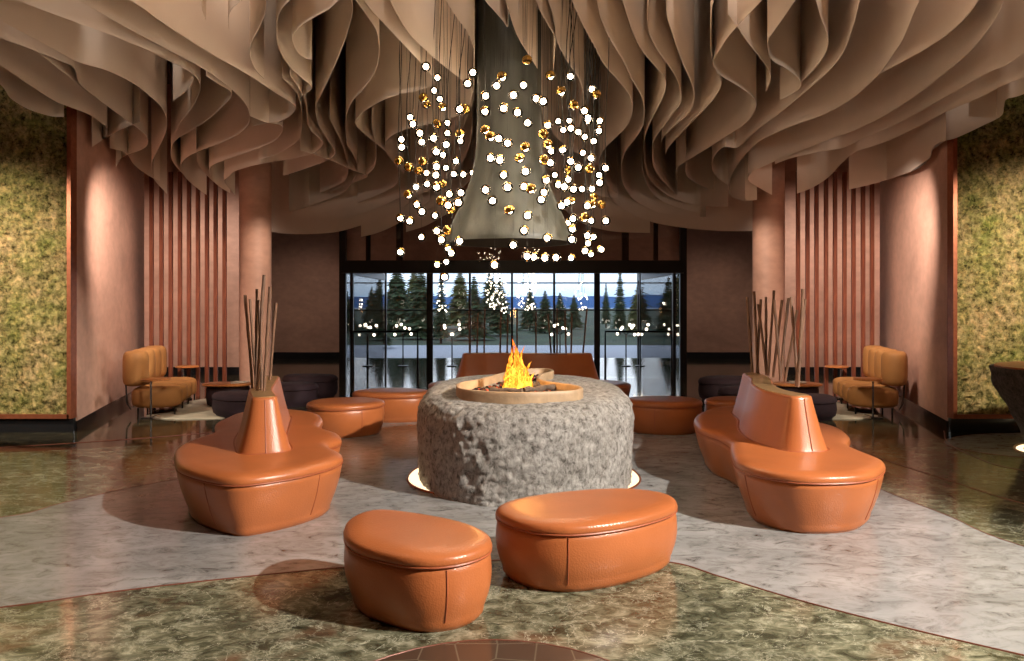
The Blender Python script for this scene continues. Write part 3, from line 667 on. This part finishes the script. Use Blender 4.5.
# light trough around the foot of the boulder
def ell(a, b_, n=96, e=.9): 
    return [(abs(math.cos(q))**e*(1 if math.cos(q) > 0 else -1)*a, abs(math.sin(q))**e*(1 if math.sin(q) > 0 else -1)*b_) for q in [2*PI*i/n+1e-4 for i in range(n)]]
t = thing('floor_light_trough', 'glowing floor light ring with copper edge around the boulder', 'floor light', (ctr[0]-.02, 8.12, .004))
a, b_ = ell(1.185, 1.03), ell(1.0, .85)
mb = MB(); mb.rings([[(x, y, .004) for x, y in a], [(x, y, .004) for x, y in b_]], False, False); mb.build('light_strip', M['trough'], t)
mb = MB(); mb.tube([(x, y, .006) for x, y in ell(1.195, 1.04)], .011, 6, True); mb.build('copper_edge', M['copper'], t)

# hood and flue
t = thing('fireplace_hood', 'dark plaster chimney flue flaring into a hood above the fire pit', 'chimney hood', (-.03, 8.5, 2.45))
pr = cat([(.70, 0), (.695, .05), (.66, .14), (.575, .32), (.49, .52), (.42, .70), (.375, .92), (.355, 1.2), (.35, 1.6)], 5)
mb = MB(); mb.lathe(pr+[(.35, 3.2), (.35, 4.7)], n=64, cap0=False); mb.build('hood_shell', M['concrete'], t)
mb = MB(); mb.lathe([(.697, .001), (.66, .0), (.62, .1), (.5, .3), (.4, .55), (.33, .8), (.32, 1.0)], n=64, cap0=False); mb.build('hood_lining', M['darklining'], t)

# ------------------------------------------------------------------ pendants
Z = []
for ox, oy, L in (
 (390,50,"L307,142 L405,236 L377,345 L425,418 G450,488 G285,408 G310,465 L172,575 L195,632 L595,505 G640,505 L707,192 L663,287 G958,225 L910,305 L816,392 L810,525 L970,498 L490,622 G400,630"),
 (500,50,"G232,88 L200,300 L115,385 L32,497 L150,535 L310,415 L368,438 G430,218 L600,225 G522,352 G628,470 L235,622 L785,333 G820,380 L720,520 L752,580 L850,605 L497,608 L408,640 L592,603"),
 (390,120,"L97,165 L100,232 L255,112 L272,188 L372,155 L490,112 L480,210 L600,180 G600,118 L395,272 L452,297 G77,348 G158,400 G283,355 L563,352 L397,398 L478,408 L312,452 G245,435 L392,470 L545,462 L625,465 L705,450 L222,572 L316,548 L397,572 G450,548 L505,632 L605,622 G155,635 G817,85 G858,140 L928,158 L1005,198 L858,325 L938,342 L970,470 L815,597 L1000,572"),
 (500,120,"L540,85 L605,70 L668,102 L722,145 L845,92 L800,180 L65,198 G215,235 G168,325 G370,120 G408,208 L437,268 L535,255 G370,340 L430,365 L707,280 L777,325 L603,355 G570,425 L668,405 G760,415 L900,410 L218,440 L467,470 L395,512 L583,508 L845,470 L850,535 L500,552 L548,570 L627,590 L700,590 L785,588 L67,575 L205,568 G262,588 L375,618 L750,5"),
 (390,190,"G435,92 L495,130 L583,108 L228,125 L272,185 L383,218 G520,165 L88,240 L168,265 L268,402 L400,350 L437,425 G485,345 L593,438 L495,498 L523,538 L88,530 L402,638 L480,613 L875,92 L892,640 L465,742"),
 (500,190,"L352,82 L525,135 L570,105 G615,88 L745,135 G790,120 G868,125 G800,60 G720,235 L778,262 L903,263 L622,245 L583,278 L617,333 L612,422 L235,218 L205,345 G80,172 L402,410 L112,470 L232,565 L285,572 L383,580 L477,577 L607,578 L745,390 L797,400 L752,455 L725,520 L775,547 L865,507")):
    for w in L.split():
        a, b_ = w[1:].split(','); Z.append((ox+int(a)/8.533, oy+int(b_)/8.533, w[0]))
random.seed(5)
def hemis(r, up, a0, n=14, m=7):
    """cap of a sphere around direction up, opening half-angle a0"""
    up = Vector(up).normalized(); u = up.orthogonal().normalized(); w = up.cross(u); rs = []
    for k in range(m+1):
        a = max(.02, a0*(1-k/m)); rs.append([tuple((up*math.cos(a)+(u*math.cos(2*PI*i/n)+w*math.sin(2*PI*i/n))*math.sin(a))*r) for i in range(n)])
    return rs
glob_me = {}
def proto_mesh(key, fn):
    if key not in glob_me: glob_me[key] = fn()
    return glob_me[key]
def mk(name, meshfn, key, matn, parent):
    me = proto_mesh(key, meshfn); o = bpy.data.objects.new(name, me); C.objects.link(o); o.parent = parent; return o
def tomesh(rs, matn, cap0=True, cap1=True, name='m'):
    def f():
        mb = MB(); mb.rings(rs, cap0, cap1); o = mb.build(name, M[matn]); me = o.data; bpy.data.objects.remove(o); return me
    return f
Rr = 1.17; placed = []
for i, (x, y, k) in enumerate(Z):
    dx = (x-507)*8.5/F; q = max(0, Rr*Rr-dx*dx); dep = math.sqrt(q)
    central = 478 < x < 545 or (452 < x < 565 and y > 195)
    rad = random.uniform(.75, 1.0)
    if central: Y = 8.5-max(dep*rad, .72)
    else: Y = 8.5+dep*rad*(1 if random.random() < .45 else -1)*random.uniform(.6, 1)
    for step in range(40):             # keep the globes clear of one another
        z = CH+(HY-y)*Y/F; X = (x-HX)*Y/F
        if all((X-a)**2+(Y-b)**2+(z-c)**2 > .0115 for a, b, c in placed): break
        Y += (-.06 if central else .06)*(1 if step < 12 else -1)
    placed.append((X, Y, z))
    col = 'left' if x < 474 else ('right' if x > 546 else 'centre'); row = 'upper' if y < 130 else ('middle' if y < 200 else 'lower')
    where = {'left': 'left side', 'right': 'right side', 'centre': 'middle'}[col]
    if k == 'L': lab = 'lit clear glass globe pendant, %s part of the cluster, %s' % (row, where)
    else: lab = 'gold coated glass globe pendant turned away, %s part of the cluster, %s' % (row, where)
    t = thing('globe_pendant', lab, 'pendant lamp', (X, Y, z), 0, '%s globe pendants, %s %s' % ('lit' if k == 'L' else 'gold', row, col))
    if k == 'L': t.rotation_euler = (0, 0, random.choice([0, 1.2, 2.4, 3.6, 4.8]))
    mk('glass_globe', tomesh(hemis(.050, (0, 0, 1), PI-.02, 16, 12), 'globe'), 'g', 'globe', t)
    if k == 'L':
        mk('bulb', tomesh(hemis(.0275, (0, 0, 1), PI-.02, 14, 10), 'bulb'), 'b', 'bulb', t)
        v = random.randrange(3); d = ((0, .35, 1), (.5, .5, .8), (0, 0, 1))[v]
        mk('gold_cap', tomesh(hemis(.0515, d, .75), 'gold', False, False), 'c%d' % v, 'gold', t)
    else:
        v = random.randrange(3); d = ((0, -1, .3), (.55, -.8, .1), (-.3, -.8, .6))[v]
        b0 = mk('bulb', tomesh([[(p[0]+d[0]*-.012, p[1]-d[1]*.012, p[2]-d[2]*.012) for p in r_] for r_ in hemis(.026, (0, 0, 1), PI-.02, 14, 10)], 'bulb'), 'bb%d' % v, 'bulb', t)
        mk('gold_cap', tomesh(hemis(.0515, d, 1.35), 'gold', False, False), 'd%d' % v, 'gold', t)
    ph = random.uniform(0, 6); heavy = i % 4 == 0 and not central; amp = random.uniform(.03, .07) if heavy else random.uniform(0, .02); sl = random.uniform(-.05, .05); pts = []
    Hc = 7.1-z-.05
    for s_ in range(25):
        u = s_/24; pts.append((amp*math.sin(u*9+ph)*min(1, u*4)-amp*math.sin(ph)*0+sl*u, amp*.6*math.cos(u*7+ph)*min(1, u*4), .048+Hc*u))
    mb = MB(); mb.tube(pts, .0042 if heavy else .0013, 5); mb.build('cable', M['cable'], t)

# ------------------------------------------------------------------ lounge corners
def rbox(mb_c, d, m, name, parent, r=.06, seg=5):
    """soft cushion: superellipsoid"""
    mb = MB(); rows = []; nn, mm = 28, 14
    sg = lambda v, e: (abs(v)**e)*(1 if v >= 0 else -1)
    for k in range(mm+1):
        a = -PI/2+PI*k/mm; ca, sa = math.cos(a), math.sin(a)
        ca = max(ca, .001)
        rows.append([(mb_c[0]+d[0]/2*sg(ca, .35)*sg(math.cos(2*PI*i/nn), .95), mb_c[1]+d[1]/2*sg(ca, .35)*sg(math.sin(2*PI*i/nn), .95), mb_c[2]+d[2]/2*sg(sa, .45)) for i in range(nn)])
    mb.rings(rows); return mb.build(name, m, parent)
for s, side in ((-1, 'left'), (1, 'right')):
    rot = s*-.0; t = thing('scalloped_sofa', 'caramel velvet four lobed sofa on metal legs by the %s pink wall' % side, 'sofa', (s*(5.95 if s < 0 else 6.05), 13.4, 0), s*-.24, 'caramel lobed sofas')
    for k in range(4):
        yy = -.80+.50*k
        rbox((-s*.02, yy, .28), (.76, .56, .33), M['caramel'], 'seat_cushion', t)
        rbox((s*.30, yy, .745), (.38, .53, .56), M['caramel'], 'back_cushion', t)
    for k in (-1.0, -.3, .3, 1.0):
        for xx in (-.32, .22):
            mb = MB(); mb.tube([(s*xx, k-.03, .13), (s*xx, k-.03, .0)], .014, 8); mb.build('leg', M['bronze'], t)
    for k in (-.95, .9):
        mb = MB(); mb.tube([(s*.34, k, .1), (s*.40, k, .2), (s*.42, k, .6)], .012, 8); mb.build('back_support', M['bronze'], t)
    for (xx, yy, lab) in ((s*5.62, 12.37, 'near end'), (s*6.12, 14.75, 'far end')):
        t2 = thing('side_table', 'small round wooden side table on a slim pole, %s of the %s caramel sofa' % (lab, side), 'side table', (xx, yy-.05, 0), 0, 'small wooden pole tables')
        o_x = -s*.0
        mb = MB(); mb.lathe([(.20, .575), (.215, .583), (.215, .60), (.205, .607)], n=40); mb.build('table_top', M['tablewood'], t2)
        mb = MB(); mb.tube([(0, -.18, .01), (0, -.18, .58)], .014, 10); mb.build('pole', M['chrome'], t2)
        mb = MB(); mb.tube([(-s*.16, -.18, .012), (s*.16, -.18, .012)], .012, 8); mb.tube([(0, -.20, .012), (0, .1, .012)], .012, 8); mb.build('foot', M['chrome'], t2)
    # rug
    rg = resample(ccw(cat([(s*3.9, 13.1), (s*4.2, 12.25), (s*5.2, 12.0), (s*5.8, 12.35), (s*5.55, 12.9), (s*5.9, 13.6), (s*5.7, 14.5), (s*5.1, 14.95), (s*4.3, 14.7), (s*4.0, 13.9)], 8, True)), 80)
    mb = MB(); mb.rings([[(x, y, z) for x, y in inset(rg, d)] for d, z in ((0, .001), (0, .01), (.02, .018))]); o = mb.build('rug', M['rug']); tag(o, 'pale cream curved rug under the %s lounge corner' % side, 'rug')
    # coffee table
    t = thing('coffee_table', 'low table with orange wood top and dark fabric drum base in the %s lounge corner' % side, 'coffee table', (s*4.93, 13.55, .018), 0, 'low wood topped tables')
    tp = resample(ccw(cat([(-.40, .0), (-.32, -.28), (.05, -.34), (.36, -.24), (.42, .05), (.28, .28), (-.05, .26), (-.3, .24)], 6, True)), 60)
    mb = MB(); mb.rings([[(x, y, z) for x, y in inset(tp, d)] for d, z in ((.02, .35), (0, .36), (0, .375), (.012, .385))]); mb.build('table_top', M['tablewood'], t)
    mb = MB(); mb.rings([[(x, y, z) for x, y in inset(tp, d)] for d, z in ((.13, 0), (.08, .03), (.06, .15), (.06, .30), (.09, .35))]); mb.build('drum_base', M['purple'], t)
    bx_ = 4.93 if s > 0 else -4.75
    for k, (dx, rz) in enumerate(((0, .3), (.03, -.2))):
        mb = MB(); mb.box((0, 0, .006), (.26, .19, .012)); mb.box((-.128, 0, .006), (.006, .19, .016)); o = mb.build('magazine', M['paper'], None, False); o.location = (bx_+dx, 13.55, .404+.013*k); o.rotation_euler = (0, 0, rz)
        tag(o, '%s pale magazine on the %s wood topped table' % (('lower', 'upper')[k], side), 'magazine')
def ottoman(cx, cy, a, b_, h, label, rot=0):
    t = thing('ottoman', label, 'ottoman', (cx, cy, .002), rot, 'aubergine fabric ottomans')
    out = resample(ccw(cat(blob(0, 0, a, b_, 0, .08, cx), 6, True)), 60)
    mb = MB(); mb.rings([[(x, y, z) for x, y in inset(out, d)] for d, z in ((.06, .0), (.05, .03), (.01, .06), (-.01, h*.4), (0, h*.72))]); mb.build('base', M['purple'], t)
    mb = MB(); mb.rings([[(x, y, z) for x, y in inset(out, d)] for d, z in ((.005, h*.72), (-.012, h*.76), (-.008, h*.86), (.02, h*.95), (.07, h))]); mb.build('seat_cushion', M['purple'], t)
ottoman(-4.25, 12.35, .50, .36, .38, 'dark aubergine ottoman in front of the left wood topped table')
ottoman(-3.95, 13.7, .56, .34, .38, 'dark aubergine ottoman in the middle of the left lounge group', .1)
ottoman(-3.85, 14.85, .55, .36, .42, 'purple aubergine ottoman, rearmost of the left lounge group')
ottoman(3.95, 14.45, .52, .38, .42, 'purple aubergine ottoman beyond the right sofa, rearmost on the right')
ottoman(3.95, 13.3, .46, .34, .36, 'dark aubergine ottoman just behind the right sofa sticks')
ottoman(4.62, 12.1, .42, .34, .36, 'dark aubergine ottoman at the rug edge right of the right sofa')

# rock counter at the right edge
t = thing('rock_counter', 'dark tapering rock counter with copper top rim at the right edge', 'counter', (6.98, 9.35, .006))
mb = MB(); rs = []
for r_, z in cat([(.74, 0), (.76, .1), (.82, .3), (.93, .55), (1.05, .78), (1.11, .92), (1.12, 1.0), (1.05, 1.01), (.5, 1.01), (.02, 1.01)], 5):
    rg = []
    for i in range(110):
        a = 2*PI*i/110; x, y = r_*math.cos(a), r_*math.sin(a)*.8
        d = .06*noise.noise(Vector((x*2, y*2, z*2+5)))+.03*noise.noise(Vector((x*7, y*7, z*7))); k = 1+d if r_ > .6 else 1
        rg.append((x*k, y*k, z))
    rs.append(rg)
mb.rings(rs); mb.build('rock_body', M['darkrock'], t)
mb = MB(); mb.rings([[(x, y, z) for x, y in ell(a_, a_*.8, 80, 1)] for a_, z in ((1.06, 1.0), (1.08, 1.01), (1.08, 1.03), (1.04, 1.035))]); mb.build('copper_top', M['copper'], t)
t = thing('floor_light_ring', 'small glowing brass floor ring at the foot of the rock counter', 'floor light', (6.98, 9.3, .007))
mb = MB(); mb.rings([[(x, y, .003) for x, y in ell(r_, r_*.82, 80, 1)] for r_ in (.86, .78)], False, False); mb.build('light_strip', M['trough'], t)
mb = MB(); mb.tube([(x, y, .004) for x, y in ell(.88, .73, 80, 1)], .012, 6, True); mb.build('brass_edge', M['brass'], t)

# ------------------------------------------------------------------ entrance
YD = 18.7
def X(px, Y=YD): return (px-HX)*Y/F
def bar(mb, x0, x1, y, z0, z1, d=.08): mb.box(((x0+x1)/2, y, (z0+z1)/2), (abs(x1-x0), d, z1-z0))
t = thing('door_1', None, None, (0, YD, 0)); struct(t)
for px, w, zt in ((343, .16, TOP), (683, .16, TOP), (352, .07, 2.55), (674, .07, 2.55)):
    mb = MB(); bar(mb, X(px)-w/2, X(px)+w/2, 0, 0, zt, .12); mb.build('frame_post', M['bronze'], t, False)
mb = MB(); bar(mb, X(343), X(683), 0, 2.50, 2.80, .35); mb.build('header', M['bronze'], t, False)
for px in (430, 512, 597, 386, 640):
    mb = MB(); w = .14 if px in (430, 597) else (.05 if px == 512 else .025); bar(mb, X(px)-w/2, X(px)+w/2, 0, 0, 2.5, .06); mb.build('mullion', M['bronze'], t, False)
ed = [347, 386, 430, 512, 597, 640, 679]
for a, b_ in zip(ed[:-1], ed[1:]):
    mb = MB(); bar(mb, X(a)+.03, X(b_)-.03, 0, .02, 2.5, .012); mb.build('glass_pane', M['glass'], t, False)
mb = MB(); bar(mb, X(343), X(683), .02, 2.8, 6.0, .012); mb.build('transom_glass', M['tint'], t, False)
for px in (366, 398, 627, 658):
    mb = MB(); w = .16 if px in (398, 627) else .10; bar(mb, X(px)-w/2, X(px)+w/2, .3, 2.8, 6.5, .12); mb.build('transom_post', M['bronze'], t, False)
# side returns of the glazed lobby
for s in (-1, 1):
    mb = MB(); mb.box((s*4.08, 3.1, 1.25), (.012, 6.0, 2.5)); mb.build('side_glass', M['glass'], t, False)
    mb = MB(); mb.box((s*4.08, 3.1, 2.6), (.10, 6.2, .2)); mb.build('side_header', M['bronze'], t, False)
mb = MB(); mb.box((0, 3.1, 2.76), (8.2, 6.2, .06)); mb.build('lobby_roof', M['ceiling'], t, False)
for s, lab in ((-1, 'black tubular guard rail left of the entrance doors'), (1, 'black tubular guard rail right of the entrance doors')):
    xa, xb = (X(357), X(420)) if s < 0 else (X(603), X(668))
    mb = MB(); mb.tube([(xa, 0, 0), (xa, 0, 1.12), (xb, 0, 1.12), (xb, 0, 0)], .028, 8); o = mb.build('guard_rail', M['bronze']); o.location = (0, YD-.45, 0); tag(o, lab, 'guard rail')
# rear glazing at the facade line
t = thing('window_1', None, None, (0, 25.0, 0)); struct(t)
for k in range(9):
    x = -5.4+10.8*k/8; mb = MB(); mb.box((x, 0, 1.45), (.07, .1, 2.9)); mb.build('mullion', M['bronze'], t, False)
for z in (1.55, 2.42):
    mb = MB(); mb.box((0, -.01, z), (10.8, .06, .04)); mb.build('glazing_bar', M['bronze'], t, False)
mb = MB(); mb.box((0, 0, 5.05), (10.9, .25, 4.3)); mb.build('spandrel_panel', M['plaster'], t, False)
mb = MB(); mb.box((0, .02, 1.45), (10.8, .012, 2.85)); mb.build('glass_pane', M['glass'], t, False)

# reflections in the door glass, added as glowing globe clusters behind it
M['glint'] = emis('globe reflection', (1.0, .86, .66), 6)
random.seed(31)
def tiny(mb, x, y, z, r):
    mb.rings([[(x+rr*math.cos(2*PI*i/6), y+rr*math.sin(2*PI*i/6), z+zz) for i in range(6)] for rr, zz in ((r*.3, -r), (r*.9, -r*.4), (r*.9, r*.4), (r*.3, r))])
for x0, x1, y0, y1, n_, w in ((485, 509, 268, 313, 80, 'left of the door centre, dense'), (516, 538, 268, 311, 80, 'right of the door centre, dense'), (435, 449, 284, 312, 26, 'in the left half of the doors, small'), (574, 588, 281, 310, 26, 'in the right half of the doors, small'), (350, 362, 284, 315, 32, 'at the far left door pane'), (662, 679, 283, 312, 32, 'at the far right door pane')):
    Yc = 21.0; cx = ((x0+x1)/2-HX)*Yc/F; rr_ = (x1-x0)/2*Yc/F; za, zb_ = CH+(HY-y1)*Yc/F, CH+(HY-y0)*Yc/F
    t = thing('chandelier_reflection', 'tiny glowing globes behind glass standing in for a chandelier reflection, '+w, 'chandelier reflection', (cx, Yc, za), 0, 'chandelier reflections added behind the glass doors')
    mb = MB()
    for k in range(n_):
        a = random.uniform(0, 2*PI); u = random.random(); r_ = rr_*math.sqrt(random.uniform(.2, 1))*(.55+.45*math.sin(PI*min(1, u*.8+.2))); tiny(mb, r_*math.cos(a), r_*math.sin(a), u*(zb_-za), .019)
    o = mb.build('globes', M['glint'], t); o['kind'] = 'stuff'
    mb = MB()
    for k in range(5): mb.tube([(rr_*.5*math.cos(k*1.3), rr_*.5*math.sin(k*1.3), (zb_-za)*.6), (rr_*.3*math.cos(k*1.3), rr_*.3*math.sin(k*1.3), 2.70-za)], .004, 5)
    mb.build('cables', M['cable'], t)
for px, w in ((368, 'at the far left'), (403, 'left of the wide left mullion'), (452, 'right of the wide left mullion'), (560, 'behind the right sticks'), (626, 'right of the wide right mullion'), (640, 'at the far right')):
    t = thing('lamp_reflection', 'low branched globes behind the glass standing in for a lamp reflection, '+w, 'lamp reflection', ((px-HX)*22.0/F, 22.0, .0), 0, 'lamp reflections added behind the glass doors')  # reflection of a lamp, added as a solid glowing body
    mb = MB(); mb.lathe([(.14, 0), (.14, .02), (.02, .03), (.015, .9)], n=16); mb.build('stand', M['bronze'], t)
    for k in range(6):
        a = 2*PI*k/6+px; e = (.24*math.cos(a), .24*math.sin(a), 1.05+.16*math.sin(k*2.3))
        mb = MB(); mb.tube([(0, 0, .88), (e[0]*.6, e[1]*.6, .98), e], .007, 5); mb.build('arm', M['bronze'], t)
        mb = MB(); mb.lathe([(.012, -.04), (.038, -.015), (.038, .015), (.012, .04)], n=10); o = mb.build('globe', M['glint'], t); o.location = e

# ------------------------------------------------------------------ outdoors
slab('ground_terrace', [(-30, 25.3), (30, 25.3), (30, 33), (-30, 33)], -.3, -.02, M['terrace'])
slab('ground_meadow', [(-140, 33), (140, 33), (140, 220), (-140, 220)], -.6, -.10, M['grass'])
slab('ground_lake', [(-900, 220), (900, 220), (900, 900), (-900, 900)], -6, -5, M['lake'])
mb = MB(); vs = []; fs = []; nx, ny = 80, 12
for j in range(ny+1):
    for i in range(nx+1):
        x = -900+1800*i/nx; y = 900+400*j/ny; h = (12+26*abs(noise.noise(Vector((x*.0035, 3, 1))))+6*noise.noise(Vector((x*.02, y*.01, 2))))*math.sin(PI/2*min(1, j/6)); vs.append((x, y, -5+max(0, h)))
for j in range(ny):
    for i in range(nx):
        a = j*(nx+1)+i; fs.append((a, a+1, a+nx+2, a+nx+1))
mb.add(vs, fs); struct(mb.build('ground_hills', M['hill']))
def conifer(x, y, h, r, label, m='leaf'):
    t = thing('conifer_tree', label, 'tree', (x, y, -.1), 0, 'trees beyond the terrace')
    mb = MB(); mb.tube([(0, 0, 0), (0, 0, h*.5), (0, 0, h*.98)], [.09*h/5, .05*h/5, .01], 7); mb.build('trunk', M['bark'], t)
    mb = MB(); L = 30
    for k in range(L):
        u = k/L; zc = h*(.12+.86*u); rr = r*(1-u)**.85*random.uniform(.7, 1.15)+.04; nb = 11
        for q in range(nb):
            a = 2*PI*q/nb+k*.7+random.uniform(-.2, .2); l = rr*random.uniform(.7, 1.1); dz = -l*.28; w = l*.30
            ca, sa = math.cos(a), math.sin(a)
            mb.add([(0, 0, zc+.06*h/6), (ca*l*.55-sa*w, sa*l*.55+ca*w, zc+dz*.6), (ca*l, sa*l, zc+dz), (ca*l*.55+sa*w, sa*l*.55-ca*w, zc+dz*.6), (ca*l*.5, sa*l*.5, zc+dz*.4+.08*h/6), (0, 0, zc-.10*h/6)],
                   [(0, 1, 4), (1, 2, 4), (2, 3, 4), (3, 0, 4), (5, 2, 1), (5, 3, 2), (0, 5, 1), (5, 0, 3)])
    mb.build('needles', M[m], t, False)
random.seed(21)
tr = [(370,31,3.2,'behind the far left door pane'),(397,44,4.5,'tall, at the left of the doors'),(414,52,4.4,'left doors, yellow green'),(421,40,3.9,'just left of the first wide mullion'),(441,36,3.4,'tall slim one left of the hood reflection'),(460,55,4.5,'behind the left sticks'),(474,39,3.3,'left of the middle of the doors'),(490,62,4.6,'behind the flames to the left'),(500,44,3.4,'behind the flames'),(530,52,3.0,'right of the door centre'),(545,48,2.7,'low, right of the door centre'),(560,50,2.6,'low, middle right'),(574,55,2.5,'low, left of the right mullion'),(606,58,3.4,'slim, right of the right mullion'),(620,46,4.0,'tall thin one at the right'),(638,44,3.0,'round one at the right of the doors')]
for i, (px, Y, h, w) in enumerate(tr):
    conifer((px-HX)*Y/F, Y, h, h*(.16 if 'slim' in w or 'thin' in w else .36), 'dark tree outside the glass doors, '+w, 'leaf2' if i in (2, 15, 5) else 'leaf')

# ------------------------------------------------------------------ lights
def spot(name, loc, tgt, watts, size, blend=.5, rad=.2, col=(1, .86, .70)):
    l = bpy.data.lights.new(name, 'SPOT'); l.energy = watts; l.spot_size = math.radians(size); l.spot_blend = blend; l.shadow_soft_size = rad; l.color = col
    o = bpy.data.objects.new(name, l); C.objects.link(o); o.location = loc; o.rotation_euler = (Vector(tgt)-Vector(loc)).to_track_quat('-Z', 'Y').to_euler(); return o
def area(name, loc, tgt, watts, sx, sy, col=(1, .86, .70)):
    l = bpy.data.lights.new(name, 'AREA'); l.energy = watts; l.shape = 'RECTANGLE'; l.size = sx; l.size_y = sy; l.color = col
    o = bpy.data.objects.new(name, l); C.objects.link(o); o.location = loc; o.rotation_euler = (Vector(tgt)-Vector(loc)).to_track_quat('-Z', 'Y').to_euler(); return o
spot('key_spot', (8.4, .6, 6.6), (.1, 6.2, .2), 10800, 41, .5, .12, (1, .91, .80))
for k in range(5):
    spot('ceiling_fill', (-4.6+2.3*k, -1.6, 4.0), (-4.6+2.3*k, 6, 8.7), 5000, 66, .6, .10, (1, .87, .76))  # added fill for the baffles, unseen behind the camera, no fixtures
for s in (-1, 1):
    spot('wall_washer', (s*4.5, 11.0, 4.15), (s*6.9, 13.6, 1.9), 1200, 66, 1, .1, (1, .80, .68))
    spot('rear_wall_washer', (s*7.4, 16.2, 4.0), (s*7.7, 19.35, 1.5), 420, 110, .8, .1, (1, .80, .68))
    spot('moss_washer', (s*7.7, 7.6, 4.0), (s*7.1, 10.85, 1.9), 1500, 60, 1, .1, (1, .90, .72))
    spot('lounge_spot', (s*2.6, 10.2, 4.1), (s*5.5, 13.4, .4), 300, 46, .5, .07, (1, .82, .62))
    spot('column_spot', (s*3.5, 13.2, 4.0), (s*5.0, 15.2, 1.7), 260, 60, .8, .1, (1, .78, .62))
    spot('far_wall_washer', (s*6.3, 20.8, 3.6), (s*6.5, 25.0, .6), 110, 80, 1, .2, (1, .76, .60))
spot('transom_washer', (0, 21.0, 6.6), (0, 25, 4.2), 40, 140, .8, .2, (1, .74, .58))
l = bpy.data.lights.new('fire_glow', 'POINT'); l.energy = 22; l.color = (1, .45, .12); l.shadow_soft_size = .15
o = bpy.data.objects.new('fire_glow', l); C.objects.link(o); o.location = (.06, 7.9, 1.35)

w = bpy.data.worlds.new('World'); bpy.context.scene.world = w; w.use_nodes = True; nt = w.node_tree; nt.nodes.clear()
o = N(nt, 'ShaderNodeOutputWorld'); bg = N(nt, 'ShaderNodeBackground'); tc = N(nt, 'ShaderNodeTexCoord'); sp = N(nt, 'ShaderNodeSeparateXYZ')
nt.links.new(tc.outputs['Generated'], sp.inputs[0]); nn = noi(nt, tc.outputs['Generated'], 6, 4)
r = ramp(nt, [(.0, (.28, .42, .60)), (.02, (.45, .58, .72)), (.06, (.62, .68, .74)), (.4, (.35, .45, .60))], sp.outputs[2])
nt.links.new(r.outputs[0], bg.inputs[0]); bg.inputs[1].default_value = 3.0; nt.links.new(bg.outputs[0], o.inputs[0])

# ------------------------------------------------------------------ camera and view
cam = bpy.data.cameras.new('camera'); co_ = bpy.data.objects.new('camera', cam); C.objects.link(co_)
co_.location = (0, 0, CH); co_.rotation_euler = (PI/2, 0, 0); cam.sensor_width = 36; cam.lens = 36*F/1024
cam.shift_y = -(330.5-HY)/1024; cam.clip_end = 3000; cam.clip_start = .05
sc = bpy.context.scene; sc.camera = co_
sc.view_settings.view_transform = 'Standard'; sc.view_settings.look = 'None'; sc.view_settings.gamma = 1; sc.view_settings.exposure = 0
sc.view_settings.use_curve_mapping = False
sc.cycles.use_denoising = True; sc.cycles.max_bounces = 8; sc.cycles.transparent_max_bounces = 24; sc.cycles.sample_clamp_indirect = 6
